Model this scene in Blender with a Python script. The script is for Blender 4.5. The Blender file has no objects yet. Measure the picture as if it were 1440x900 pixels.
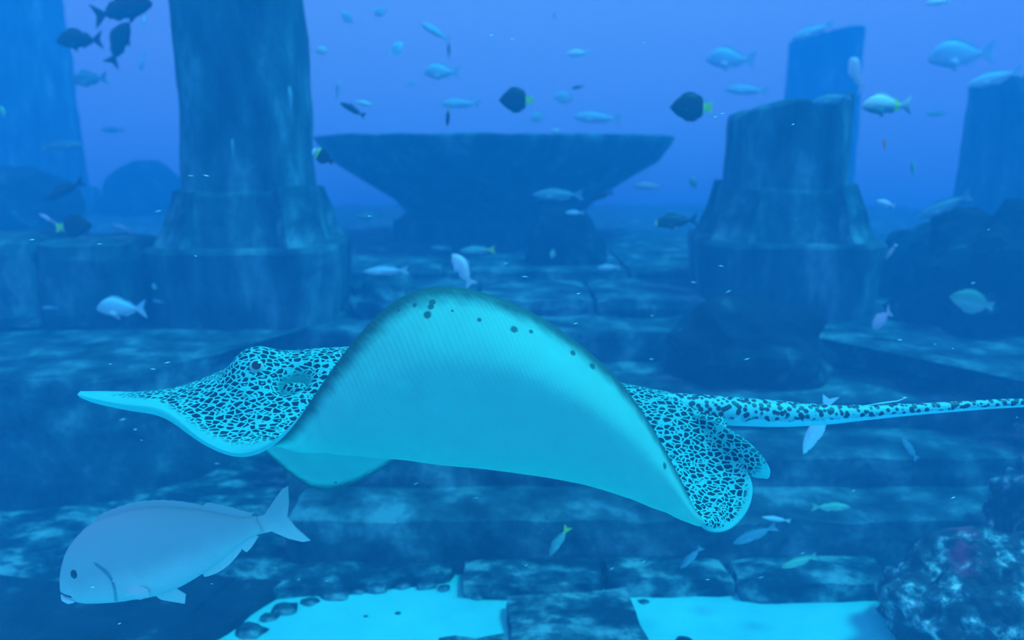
import bpy, math, random
import numpy as np
from mathutils import Vector, Matrix, Quaternion, noise as mnoise

random.seed(7)
scene = bpy.context.scene
COL = scene.collection

# ------------------------------------------------------------------ camera
F_PX = 1130.0
CAM = Vector((0.0, 0.0, 2.0))
PITCH = math.radians(12.0)
cam_data = bpy.data.cameras.new('camera')
cam_data.sensor_width = 36.0
cam_data.lens = F_PX / 1440.0 * 36.0
cam_data.clip_start = 0.02
cam_data.dof.use_dof = True
cam_data.dof.focus_distance = 1.95
cam_data.dof.aperture_fstop = 1.9
cam = bpy.data.objects.new('camera', cam_data)
cam.location = CAM
cam.rotation_euler = (math.radians(90) - PITCH, 0, 0)
COL.objects.link(cam)
scene.camera = cam

# ------------------------------------------------------------------ light and exposure
scene.view_settings.view_transform = 'Standard'
scene.view_settings.look = 'None'
scene.view_settings.gamma = 1.0
scene.view_settings.use_curve_mapping = False
scene.view_settings.exposure = 0.08
scene.cycles.use_denoising = True
scene.cycles.max_bounces = 6
scene.cycles.volume_bounces = 1

world = bpy.data.worlds.new('open_water_light')
scene.world = world
world.use_nodes = True
wn = world.node_tree.nodes
wl = world.node_tree.links
wn.clear()
w_out = wn.new('ShaderNodeOutputWorld')
w_bg = wn.new('ShaderNodeBackground')
w_tc = wn.new('ShaderNodeTexCoord')
w_sep = wn.new('ShaderNodeSeparateXYZ')
w_map = wn.new('ShaderNodeMapRange')
w_ramp = wn.new('ShaderNodeValToRGB')
w_map.inputs['From Min'].default_value = -0.6
w_map.inputs['From Max'].default_value = 0.6
wl.new(w_tc.outputs['Generated'], w_sep.inputs[0])
wl.new(w_sep.outputs['Z'], w_map.inputs['Value'])
wl.new(w_map.outputs[0], w_ramp.inputs['Fac'])
# daylight under water: bright overhead, darker below
w_ramp.color_ramp.elements[0].position = 0.0
w_ramp.color_ramp.elements[0].color = (0.001, 0.08, 0.30, 1)
w_ramp.color_ramp.elements[1].position = 1.0
w_ramp.color_ramp.elements[1].color = (0.10, 0.62, 0.92, 1)
for pos_, col_ in ((0.44, (0.008, 0.17, 0.60, 1)), (0.53, (0.055, 0.42, 0.88, 1)), (0.63, (0.10, 0.62, 0.92, 1))):
    e = w_ramp.color_ramp.elements.new(pos_)
    e.color = col_
wl.new(w_ramp.outputs['Color'], w_bg.inputs['Color'])
w_bg.inputs['Strength'].default_value = 1.35
wl.new(w_bg.outputs[0], w_out.inputs['Surface'])

sun_data = bpy.data.lights.new('sunlight_offscreen', 'SUN')
sun_data.energy = 5.0
sun_data.angle = math.radians(12)
sun_data.color = (0.02, 0.86, 0.90)
sun = bpy.data.objects.new('sunlight_offscreen', sun_data)
sun.rotation_euler = Vector((-0.50, 0.05, -1.0)).to_track_quat('-Z', 'Y').to_euler()
COL.objects.link(sun)


# ------------------------------------------------------------------ helpers
CP, SP = math.cos(PITCH), math.sin(PITCH)


def ray_dir(px, py):
    a = (px - 720.0) / F_PX
    b = (450.0 - py) / F_PX
    # camera forward (0,CP,-SP), up (0,SP,CP), right (1,0,0)
    return Vector((a, CP + b * SP, -SP + b * CP))


def cam_pt(px, py, depth):
    return CAM + ray_dir(px, py) * depth


def at_y(px, py, y):
    d = ray_dir(px, py)
    return CAM + d * (y / d.y)


def at_z(px, py, z):
    d = ray_dir(px, py)
    return CAM + d * ((z - CAM.z) / d.z)


def project(p):
    v = p - CAM
    dep = v.y * CP - v.z * SP
    up = v.y * SP + v.z * CP
    return 720 + F_PX * v.x / dep, 450 - F_PX * up / dep


def tag(o, label=None, cat=None, group=None, kind=None):
    if label:
        o['label'] = label
    if cat:
        o['category'] = cat
    if group:
        o['group'] = group
    if kind:
        o['kind'] = kind
    return o


def mesh(name, verts, faces, smooth=True):
    me = bpy.data.meshes.new(name)
    me.from_pydata([tuple(v) for v in verts], [], [tuple(f) for f in faces])
    me.validate()
    if smooth:
        me.polygons.foreach_set('use_smooth', [True] * len(me.polygons))
    me.update()
    return me


def obj(name, me, mat=None, parent=None, loc=None):
    o = bpy.data.objects.new(name, me)
    COL.objects.link(o)
    if mat is not None and me is not None and len(me.materials) == 0:
        me.materials.append(mat)
    if parent is not None:
        o.parent = parent
    if loc is not None:
        o.location = loc
    return o


def empty(name, loc=(0, 0, 0)):
    o = bpy.data.objects.new(name, None)
    o.empty_display_size = 0.1
    o.location = loc
    COL.objects.link(o)
    return o


# ------------------------------------------------------------------ materials
def new_mat(name):
    m = bpy.data.materials.new(name)
    m.use_nodes = True
    n = m.node_tree.nodes
    b = n['Principled BSDF']
    return m, n, m.node_tree.links, b


def noise_node(n, l, scale, detail=5, rough=0.6, vec=None):
    t = n.new('ShaderNodeTexNoise')
    t.inputs['Scale'].default_value = scale
    t.inputs['Detail'].default_value = detail
    t.inputs['Roughness'].default_value = rough
    if vec is not None:
        l.new(vec, t.inputs['Vector'])
    return t


def ramp(n, stops, interp='LINEAR'):
    r = n.new('ShaderNodeValToRGB')
    r.color_ramp.interpolation = interp
    els = r.color_ramp.elements
    els[0].position, els[0].color = stops[0][0], (*stops[0][1], 1)
    els[1].position, els[1].color = stops[-1][0], (*stops[-1][1], 1)
    for p, c in stops[1:-1]:
        x = els.new(p)
        x.color = (*c, 1)
    return r


def stone_mat(name, dark, mid, light, scale=3.0, bump=0.5, stretch=(1, 1, 1), pos=(0.36, 0.52, 0.68)):
    m, n, l, b = new_mat(name)
    tc = n.new('ShaderNodeTexCoord')
    mp = n.new('ShaderNodeMapping')
    mp.inputs['Scale'].default_value = stretch
    l.new(tc.outputs['Object'], mp.inputs['Vector'])
    t = noise_node(n, l, scale, 8, 0.62, mp.outputs[0])
    r = ramp(n, [(pos[0], dark), (pos[1], mid), (pos[2], light)])
    l.new(t.outputs['Fac'], r.inputs['Fac'])
    l.new(r.outputs[0], b.inputs['Base Color'])
    b.inputs['Roughness'].default_value = 0.9
    b.inputs['Specular IOR Level'].default_value = 0.15
    t2 = noise_node(n, l, scale * 4, 8, 0.7, tc.outputs['Object'])
    bm = n.new('ShaderNodeBump')
    bm.inputs['Strength'].default_value = bump
    bm.inputs['Distance'].default_value = 0.05
    l.new(t2.outputs['Fac'], bm.inputs['Height'])
    l.new(bm.outputs[0], b.inputs['Normal'])
    return m


def plain_mat(name, col, rough=0.6, spec=0.3, bump=0.0, bscale=40):
    m, n, l, b = new_mat(name)
    tc = n.new('ShaderNodeTexCoord')
    t = noise_node(n, l, bscale, 3, 0.5, tc.outputs['Object'])
    c0 = tuple(0.85 * x for x in col)
    r = ramp(n, [(0.3, c0), (0.7, col)])
    l.new(t.outputs['Fac'], r.inputs['Fac'])
    l.new(r.outputs[0], b.inputs['Base Color'])
    b.inputs['Roughness'].default_value = rough
    b.inputs['Specular IOR Level'].default_value = spec
    return m


M_SAND = stone_mat('pale_sand', (0.09, 0.60, 0.58), (0.12, 0.70, 0.68), (0.15, 0.78, 0.74), 1.6, 0.12)
STONE = ((0.012, 0.045, 0.055), (0.04, 0.125, 0.145), (0.16, 0.38, 0.41))
M_STONE = stone_mat('weathered_stone', *STONE, 4.0, 0.6, pos=(0.38, 0.52, 0.68))
M_SLAB = stone_mat('mottled_slab_stone', (0.008, 0.045, 0.06), (0.04, 0.15, 0.18), (0.26, 0.58, 0.60), 5.5, 0.8, (1, 1.5, 1.5), pos=(0.42, 0.51, 0.64))
M_RUIN = stone_mat('streaked_ruin_stone', *STONE, 2.6, 0.6, (1.6, 1.6, 0.6), pos=(0.38, 0.54, 0.72))
M_ROCK = stone_mat('dark_reef_rock', (0.006, 0.02, 0.03), (0.015, 0.045, 0.06), (0.12, 0.28, 0.3), 3.5, 0.9, pos=(0.40, 0.58, 0.74))


# ------------------------------------------------------------------ structure
def fbm(p, oct=4):
    return mnoise.fractal(p, 1.0, 2.0, oct)


def block_mesh(name, x0, x1, y0, y1, z0, z1, seg=0.12, rough=0.012, bevel=0.03, seed=0.0, taper=0.0, quad=None):
    """A stone block: a box cut into small faces, corners rounded and surface roughened."""
    sx, sy, sz = x1 - x0, y1 - y0, z1 - z0
    nx, ny, nz = (max(2, min(40, int(round(s / seg)))) for s in (sx, sy, sz))
    idx, verts, faces = {}, [], []

    def vid(i, j, k):
        key = (i, j, k)
        if key not in idx:
            idx[key] = len(verts)
            p = Vector((i / nx, j / ny, k / nz))
            if quad:                        # plan outline given as four corners
                a, b, c, d = quad
                q = (Vector(a) * (1 - p.x) + Vector(b) * p.x) * (1 - p.y) + (Vector(d) * (1 - p.x) + Vector(c) * p.x) * p.y
                w = Vector((q.x, q.y, z0 + sz * p.z))
                ctr = Vector(((a[0] + b[0] + c[0] + d[0]) / 4, (a[1] + b[1] + c[1] + d[1]) / 4, (z0 + z1) / 2))
            else:
                w = Vector((x0 + sx * p.x, y0 + sy * p.y, z0 + sz * p.z))
                ctr = Vector(((x0 + x1) / 2, (y0 + y1) / 2, (z0 + z1) / 2))
            on = sum(1 for a_, n_ in ((i, nx), (j, ny), (k, nz)) if a_ in (0, n_))
            if on >= 2:
                v = ctr - w
                for ax, a_, n_ in ((0, i, nx), (1, j, ny), (2, k, nz)):
                    if a_ in (0, n_):
                        w[ax] += math.copysign(min(bevel, abs(v[ax]) * 0.5), v[ax]) * 0.45
            s = Vector((seed, seed * 1.7, -seed))
            for ax in range(3):
                w[ax] += rough * (1.4 if on >= 2 else 1.0) * fbm(w * 4.0 + s + Vector((ax * 9.1, 0, 0)))
            verts.append(w)
        return idx[key]

    for i in range(nx):
        for j in range(ny):
            faces.append((vid(i, j, 0), vid(i, j + 1, 0), vid(i + 1, j + 1, 0), vid(i + 1, j, 0)))
            faces.append((vid(i, j, nz), vid(i + 1, j, nz), vid(i + 1, j + 1, nz), vid(i, j + 1, nz)))
    for i in range(nx):
        for k in range(nz):
            faces.append((vid(i, 0, k), vid(i + 1, 0, k), vid(i + 1, 0, k + 1), vid(i, 0, k + 1)))
            faces.append((vid(i, ny, k), vid(i, ny, k + 1), vid(i + 1, ny, k + 1), vid(i + 1, ny, k)))
    for j in range(ny):
        for k in range(nz):
            faces.append((vid(0, j, k), vid(0, j, k + 1), vid(0, j + 1, k + 1), vid(0, j + 1, k)))
            faces.append((vid(nx, j, k), vid(nx, j + 1, k), vid(nx, j + 1, k + 1), vid(nx, j, k + 1)))
    return mesh(name, verts, faces, smooth=False)


def prism_mesh(name, outline, z0, z1, rough=0.01, seg=0.12, rings=6, seed=0.0, taper=1.0, bevel=0.03, center=None, bottom_scale=1.0):
    """A roughened prism over a plan outline (list of (x, y)), top at z1, with a worn upper edge."""
    pts = []
    n = len(outline)
    for i in range(n):
        a, b = Vector(outline[i]), Vector(outline[(i + 1) % n])
        k = max(1, int((b - a).length / seg))
        for j in range(k):
            pts.append(a.lerp(b, j / k))
    c = Vector(center) if center else sum((Vector(p) for p in pts), Vector((0, 0))) / len(pts)
    verts, faces = [], []
    m = len(pts)
    levels = []
    for r in range(rings + 1):
        t = r / rings
        levels.append((bottom_scale + (taper - bottom_scale) * t, z0 + (z1 - z0 - bevel) * t))
    size = sum((p - c).length for p in pts) / m
    levels.append((taper - bevel * 0.8 / size, z1))
    for f in (0.72, 0.42, 0.16):
        levels.append((taper * f, z1))
    for sc, z in levels:
        for p in pts:
            q = c + (p - c) * sc
            w = Vector((q.x, q.y, z))
            s = Vector((seed, -seed, seed * 0.7))
            w += Vector([rough * fbm(w * 3.5 + s + Vector((ax * 7.7, 0, 0))) for ax in range(3)])
            verts.append(w)
    for r in range(len(levels) - 1):
        for i in range(m):
            j = (i + 1) % m
            faces.append((r * m + i, r * m + j, (r + 1) * m + j, (r + 1) * m + i))
    faces.append([(len(levels) - 1) * m + i for i in range(m)])
    faces.append([m - 1 - i for i in range(m)])
    return mesh(name, verts, faces, smooth=False)


# sandy tank floor
def floor_mesh():
    xs = np.linspace(-11, 11, 111)
    ys = np.linspace(-1.0, 18.2, 97)
    verts, faces = [], []
    for y in ys:
        for x in xs:
            verts.append((x, y, 0.02 * fbm(Vector((x * 1.3, y * 1.3, 0)), 3) - 0.005))
    nx = len(xs)
    for j in range(len(ys) - 1):
        for i in range(nx - 1):
            faces.append((j * nx + i, j * nx + i + 1, (j + 1) * nx + i + 1, (j + 1) * nx + i))
    return mesh('floor', verts, faces)


floor = tag(obj('floor', floor_mesh(), M_SAND), 'pale sandy tank floor set with dark stone slabs', None, None, 'structure')


def slab(name, corners_px, z, thick, mat, parent, seed, rough=0.012):
    q = [tuple(at_z(px, py, z).xy) for px, py in corners_px]
    me = block_mesh(name, 0, max(abs(q[1][0] - q[0][0]), 0.2), 0, max(abs(q[3][1] - q[0][1]), 0.2), z - thick, z, 0.09, rough, 0.03, seed, quad=q)
    return obj(name, me, mat, parent)


# paving slabs lying in the sand (corners front-left, front-right, back-right, back-left)
for k, (c, z, t) in enumerate([
    ([(716, 935), (930, 935), (880, 822), (712, 832)], 0.07, 0.2),
    ([(590, 960), (714, 955), (714, 880), (614, 886)], 0.06, 0.2),
    ([(375, 832), (640, 802), (640, 772), (420, 786)], 0.05, 0.12),
    ([(130, 960), (270, 905), (408, 814), (330, 800)], 0.05, 0.15),
    ([(-220, 960), (160, 960), (350, 798), (-60, 798)], 0.045, 0.15),
    ([(-260, 812), (425, 812), (450, 612), (-260, 612)], 0.06, 0.15),
    ([(1310, 960), (1500, 960), (1440, 840), (1262, 832)], 0.05, 0.2),
]):
    slab('paving_stone', c, z, t, M_ROCK if k in (3, 4, 6) else M_SLAB, floor, 3.1 * k + 1, 0.02)

# broad straight steps climbing away from the sand
STEPS = [  # (z top, z bottom, y front, y back, x left, x right, block length)
    (0.085, -0.1, 3.30, 3.62, -0.24, 1.75, 0.68),
    (0.28, -0.1, 3.56, 4.02, -1.1, 2.6, 9),
    (0.44, -0.1, 3.96, 4.45, -1.2, 3.0, 9),
    (0.60, -0.1, 4.38, 5.32, -1.35, 3.2, 9),
]
stairs = tag(empty('stone_steps', (0, 3.5, 0)), 'broad dark stone steps rising from the sand', None, None, 'structure')
for si, (zt, zb, yf, yb, xl, xr, ln) in enumerate(STEPS):
    x = xl
    i = 0
    rng = random.Random(si + 40)
    while x < xr - 0.05:
        w = ln * rng.uniform(0.75, 1.25)
        x2 = min(xr, x + w)
        if xr - x2 < 0.25:
            x2 = xr
        dy = rng.uniform(-0.03, 0.03)
        me = block_mesh('step_block', x + 0.004, x2 - 0.004, yf + dy, yb, zb, zt + rng.uniform(-0.008, 0.008), 0.1, 0.014, 0.035, si * 5 + i * 1.3)
        b = obj('step_block', me, M_SLAB if si == 0 else M_STONE, stairs)
        b.location = -Vector((0, 3.5, 0))
        x = x2
        i += 1

# main platform: round bulge at the left, straight in the middle, sweeping forward at the right
PLAT_Z = 0.79
ol = []
for a in range(-160, 25, 12):
    ol.append((-2.75 + 1.05 * math.cos(math.radians(a)), 5.15 + 1.05 * math.sin(math.radians(a))))
ol += [(-1.3, 5.34), (-0.3, 5.28), (0.7, 5.28), (1.55, 5.36), (2.0, 5.3), (2.47, 5.0), (2.89, 4.45), (3.2, 3.9), (3.35, 3.2), (6.5, 3.2), (8.5, 18.0), (-8.5, 18.0), (-7.5, 5.2)]
plat = tag(obj('platform_floor', prism_mesh('platform_floor', ol, -0.1, PLAT_Z, 0.025, 0.16, 7, 2.2, center=(0, 8)), M_STONE),
           'raised stone platform carrying the ruined columns', None, None, 'structure')

# shallow steps on the platform
stairs2 = tag(empty('platform_steps', (0, 5.8, PLAT_Z)), 'shallow stone steps on the platform below the giant bowl', None, None, 'structure')
for si, (zt, yf, yb, xl, xr, n) in enumerate([(0.92, 5.8, 6.9, -1.15, 1.5, 3), (1.0, 6.72, 10.5, -2.2, 2.6, 3)]):
    for i in range(n):
        a = xl + (xr - xl) * i / n
        b = xl + (xr - xl) * (i + 1) / n
        me = block_mesh('step_block', a + .004, b - .004, yf + 0.02 * (i % 2), yb, PLAT_Z - 0.03, zt, 0.12, 0.016, 0.04, 60 + si * 7 + i)
        o = obj('step_block', me, M_STONE, stairs2)
        o.location = -Vector((0, 5.8, PLAT_Z))


# ------------------------------------------------------------------ water filling the tank
def box_mesh(name, lo, hi):
    x0, y0, z0 = lo
    x1, y1, z1 = hi
    v = [(x0, y0, z0), (x1, y0, z0), (x1, y1, z0), (x0, y1, z0), (x0, y0, z1), (x1, y0, z1), (x1, y1, z1), (x0, y1, z1)]
    f = [(0, 3, 2, 1), (4, 5, 6, 7), (0, 1, 5, 4), (1, 2, 6, 5), (2, 3, 7, 6), (3, 0, 4, 7)]
    return mesh(name, v, f, False)


wm = bpy.data.materials.new('blue_tank_water')
wm.use_nodes = True
n, l = wm.node_tree.nodes, wm.node_tree.links
n.clear()
o_ = n.new('ShaderNodeOutputMaterial')
SIG_S = (0.004, 0.034, 0.079)
SIG_A = (0.040, 0.075, 0.018)
sc_ = n.new('ShaderNodeVolumeScatter')
sc_.inputs['Density'].default_value = 0.2
sc_.inputs['Color'].default_value = (*[s / 0.2 for s in SIG_S], 1)
sc_.inputs['Anisotropy'].default_value = 0.0
ab_ = n.new('ShaderNodeVolumeAbsorption')
ab_.inputs['Density'].default_value = 1.0
ab_.inputs['Color'].default_value = (*[1 - s for s in SIG_A], 1)
ad_ = n.new('ShaderNodeAddShader')
l.new(sc_.outputs[0], ad_.inputs[0])
l.new(ab_.outputs[0], ad_.inputs[1])
l.new(ad_.outputs[0], o_.inputs['Volume'])
tag(obj('water', box_mesh('water', (-11, -0.8, -0.3), (11, 18.4, 5.2)), wm), 'hazy blue water filling the whole tank', 'water', None, 'stuff')


# ------------------------------------------------------------------ ruined columns
def octagon(r, c=0.42):
    # a square of half-width r with cut corners
    k = r * (1 - c)
    return [(-k, -r), (k, -r), (r, -k), (r, k), (k, r), (-k, r), (-r, k), (-r, -k)]


def shaft_mesh(name, r, z0, z1, seed, top_tilt=0.0, chips=0.03, flare=0.0):
    """A worn column drum: rounded octagon rings, vertical grooves, broken tilted top."""
    nseg = 56
    h = z1 - z0
    rings = max(6, int(h / 0.09))
    verts, faces = [], []
    for k in range(rings + 3):
        t = min(1.0, k / rings)
        for i in range(nseg):
            a = 2 * math.pi * i / nseg
            # superellipse between a circle and a square
            ca, sa = math.cos(a), math.sin(a)
            q = (abs(ca) ** 4.0 + abs(sa) ** 4.0) ** (-1 / 4.0)
            rr = r * q * (1.0 + flare * (1 - t)) * (1 - 0.03 * t)
            if k == rings + 1:
                rr *= 0.93
            if k == rings + 2:
                rr *= 0.45
            z = z0 + h * t
            x, y = rr * ca, rr * sa
            if t > 0.6:
                z += (t - 0.6) / 0.4 * (top_tilt * x / r + 0.05 * fbm(Vector((x * 3, y * 3, seed))))
            if k > rings:
                z += 0.02
            p = Vector((x, y, z))
            nz = fbm(Vector((x * 5 + seed, y * 5, z * 0.8)), 4) * chips + fbm(p * 3.0 + Vector((seed, 0, 0)), 3) * chips * 0.6
            p.x += ca * nz
            p.y += sa * nz
            verts.append(p)
    m = nseg
    for k in range(rings + 2):
        for i in range(m):
            j = (i + 1) % m
            faces.append((k * m + i, k * m + j, (k + 1) * m + j, (k + 1) * m + i))
    faces.append([(rings + 2) * m + i for i in range(m)])
    return mesh(name, verts, faces, False)


def wedge_mesh(name, w, d_top, d_bot, h, seed):
    """A sloping corner buttress: narrow at the top, spreading at the foot (outer side +x)."""
    verts, faces = [], []
    nz, nw, nd = 6, 4, 4
    ids = {}

    def vid(i, j, k):
        key = (i, j, k)
        if key not in ids:
            t = k / nz
            d = d_bot + (d_top - d_bot) * t ** 0.8
            ww = w * (1.0 - 0.2 * t)
            p = Vector((-0.1 + (d + 0.1) * j / nd, -ww / 2 + ww * i / nw, h * t))
            p += Vector([0.016 * fbm(p * 6 + Vector((seed + ax * 5, 0, 0))) for ax in range(3)])
            ids[key] = len(verts)
            verts.append(p)
        return ids[key]
    for k in range(nz):
        for i in range(nw):
            faces.append((vid(i, nd, k), vid(i + 1, nd, k), vid(i + 1, nd, k + 1), vid(i, nd, k + 1)))
            faces.append((vid(i + 1, 0, k), vid(i, 0, k), vid(i, 0, k + 1), vid(i + 1, 0, k + 1)))
        for j in range(nd):
            faces.append((vid(0, j, k), vid(0, j + 1, k), vid(0, j + 1, k + 1), vid(0, j, k + 1)))
            faces.append((vid(nw, j + 1, k), vid(nw, j, k), vid(nw, j, k + 1), vid(nw, j + 1, k + 1)))
    for i in range(nw):
        for j in range(nd):
            faces.append((vid(i, j, nz), vid(i, j + 1, nz), vid(i + 1, j + 1, nz), vid(i + 1, j, nz)))
            faces.append((vid(i, j, 0), vid(i + 1, j, 0), vid(i + 1, j + 1, 0), vid(i, j + 1, 0)))
    return mesh(name, verts, faces, False)


def column(x, y, rot, shaft_h, tilt, label, seed, base=PLAT_Z):
    t = empty('stone_column', (x, y, base))
    t.rotation_euler.z = math.radians(rot)
    t.scale = (0.93, 0.93, 1)
    tag(t, label, 'column', 'ruined columns with buttressed plinths')
    obj('plinth', prism_mesh('plinth', octagon(0.70, 0.30), -0.03, 0.55, 0.016, 0.1, 6, seed, taper=1.0, bottom_scale=0.93), M_RUIN, t)
    obj('column_foot', prism_mesh('column_foot', octagon(0.55, 0.34), 0.5, 0.93, 0.02, 0.1, 6, seed + 3, taper=0.88, bottom_scale=1.02), M_RUIN, t)
    for k in range(4):
        a = math.radians(45 + 90 * k)
        b = obj('buttress', wedge_mesh('buttress', 0.34, 0.18, 0.36, 0.40 + 0.03 * (k % 2), seed + k), M_STONE, t)
        b.location = (0.40 * math.cos(a), 0.40 * math.sin(a), 0.53)
        b.rotation_euler.z = a
    s = obj('shaft', shaft_mesh('shaft', 0.455, 0.9, 0.9 + shaft_h, seed, tilt, 0.028), M_RUIN, t)
    return t


p = at_y(352, 470, 5.3)
column(p.x - 0.14, 5.98, 3, 2.6, 0.02, 'tall ruined stone column rising beside the giant bowl', 1.5)
p = at_y(1108, 455, 5.6)
column(p.x + 0.13, 6.30, -4, 0.62, 0.07, 'short broken column with a snapped top behind the dark boulder', 8.5)


def plain_column(px0, px1, y, ztop, zbase, label, seed, tilt=0.0, name='broken_pillar'):
    a, b = at_y(px0, 210, y), at_y(px1, 210, y)
    r = (b.x - a.x) / 2
    t = empty(name, ((a.x + b.x) / 2, y + r, zbase))
    tag(t, label, 'column', 'bare pillars in the hazy distance')
    obj('shaft', shaft_mesh('shaft', r, -0.02, ztop - zbase, seed, tilt, 0.03, 0.05), M_RUIN, t)
    obj('base_block', prism_mesh('base_block', octagon(r * 1.1, 0.3), -0.03, 0.5, 0.02, 0.15, 5, seed + 1), M_RUIN, t)


plain_column(-225, 15, 13.2, 5.1, PLAT_Z, 'wide hazy pillar behind the low block wall', 4.2)
plain_column(1425, 1600, 9.4, 2.86, PLAT_Z, 'pale-topped pillar stump behind the jagged boulder', 6.1, 0.05)
plain_column(1120, 1212, 16.7, 4.3, PLAT_Z, 'faint distant pillar behind the broken column', 2.9, 0.12)

# low wall of ruined blocks beside the tall column
wall = tag(empty('ruined_wall', (-3.6, 5.6, PLAT_Z)), 'low dark wall of ruined blocks beside the tall column', 'wall')
for k, (x0, x1, z1, yy) in enumerate([(-5.4, -4.0, 0.66, 5.25), (-4.03, -3.2, 0.63, 5.3), (-3.23, -2.60, 0.60, 5.35)]):
    obj('wall_block', block_mesh('wall_block', x0 + 3.6, x1 + 3.6, yy - 5.6, yy - 4.9, -0.03, z1, 0.12, 0.03, 0.06, 20 + k), M_RUIN, wall)


# ------------------------------------------------------------------ giant stone bowl on legs
def lathe(name, prof, nseg=72, rough=0.0, seed=0):
    verts, faces = [], []
    for r, z in prof:
        for i in range(nseg):
            a = 2 * math.pi * i / nseg
            p = Vector((r * math.cos(a), r * math.sin(a), z))
            if rough:
                p += Vector([rough * fbm(p * 2.5 + Vector((seed + ax * 4, 0, 0))) for ax in range(3)])
            verts.append(p)
    for k in range(len(prof) - 1):
        for i in range(nseg):
            j = (i + 1) % nseg
            faces.append((k * nseg + i, k * nseg + j, (k + 1) * nseg + j, (k + 1) * nseg + i))
    faces.append([(len(prof) - 1) * nseg + i for i in range(nseg)])
    faces.append([nseg - 1 - i for i in range(nseg)])
    return mesh(name, verts, faces)


BY = 9.6
bc = at_y(690, 187, BY - 2.0)
bowl = tag(empty('stone_bowl', (bc.x, BY, 0.99)), 'giant shallow stone bowl standing on block legs', 'bowl')
hz = bc.z - 0.99
prof = [(0.85, hz - 1.06), (0.98, hz - 0.92), (1.20, hz - 0.70), (1.55, hz - 0.48), (1.88, hz - 0.28), (2.02, hz - 0.10), (2.06, hz - 0.02), (2.02, hz), (1.94, hz - 0.02), (1.80, hz - 0.12), (1.2, hz - 0.38), (0.4, hz - 0.5)]
obj('basin', lathe('basin', prof, 72, 0.015, 3), M_RUIN, bowl)
obj('capital', prism_mesh('capital', octagon(1.1, 0.3), hz - 1.22, hz - 0.9, 0.02, 0.15, 4, 5.5), M_RUIN, bowl)
for k, (xa, xb, ya, yb) in enumerate([(-1.05, -0.45, -0.9, -0.2), (0.2, 1.08, -0.9, -0.2), (-1.0, -0.5, 0.3, 0.9), (0.5, 1.0, 0.3, 0.9)]):
    obj('leg', block_mesh('leg', xa, xb, ya, yb, 0.0, hz - 1.18, 0.15, 0.02, 0.04, 31 + k), M_RUIN, bowl)


# ------------------------------------------------------------------ boulders
def boulder_mesh(name, rx, ry, rz, seed, rough=0.28, freq=1.5, sub=4, flat=0.35, crag=0.0):
    import bmesh
    bm = bmesh.new()
    bmesh.ops.create_icosphere(bm, subdivisions=sub, radius=1.0)
    s = Vector((seed, seed * 0.37, -seed))
    for v in bm.verts:
        d = v.co.normalized()
        k = 1 + rough * fbm(d * freq + s, 5)
        if crag:
            c = mnoise.voronoi(d * 3.2 + s)[0]
            k += crag * (c[1] - c[0] - 0.3)
        v.co = d * k
        if v.co.z < -flat:
            v.co.z = -flat + (v.co.z + flat) * 0.1
        v.co = Vector((v.co.x * rx, v.co.y * ry, (v.co.z + flat) * rz))
    me = bpy.data.meshes.new(name)
    bm.to_mesh(me)
    bm.free()
    return me


def boulder(name, px, py, y, z, rx, ry, rz, seed, label, mat=None, **kw):
    b = at_y(px, py, y)
    o = obj(name, boulder_mesh(name, rx, ry, rz, seed, **kw), mat or M_ROCK, None, (b.x, y, z))
    tag(o, label, 'rock')
    return o


boulder('boulder', 1050, 560, 4.95, 0.55, 0.52, 0.40, 0.40, 3.3, 'dark humped boulder on the steps before the broken column', rough=0.25, crag=0.12)
boulder('boulder', 1400, 460, 5.6, PLAT_Z - 0.04, 0.62, 0.5, 0.62, 9.1, 'dark jagged boulder with a pale crest on the platform edge', rough=0.4, crag=0.25)
boulder('boulder', 1540, 420, 6.5, PLAT_Z - 0.04, 0.6, 0.5, 0.95, 5.1, 'tall dark boulder leaning behind the jagged boulder', rough=0.35, crag=0.2)
boulder('boulder', 1306, 420, 6.7, PLAT_Z - 0.04, 0.42, 0.4, 0.5, 7.7, 'low rock mound at the foot of the pale-topped pillar', rough=0.3)
boulder('boulder', 208, 300, 15.5, PLAT_Z - 0.04, 0.8, 0.7, 0.75, 12.1, 'faint rounded mound far behind the ruined wall', rough=0.15)
boulder('boulder', 5, 300, 9.2, PLAT_Z - 0.04, 0.9, 0.6, 0.75, 14.1, 'hazy rock heap at the foot of the wide pillar', rough=0.3)
boulder('boulder', 790, 380, 7.15, 0.98, 0.33, 0.22, 0.36, 16.1, 'dark lumpy rock standing against the bowl leg', rough=0.3)
boulder('boulder', 545, 425, 6.0, PLAT_Z - 0.03, 0.3, 0.3, 0.24, 18.1, 'low pale-topped rock beside the tall column plinth', rough=0.3, mat=M_STONE)

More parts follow.
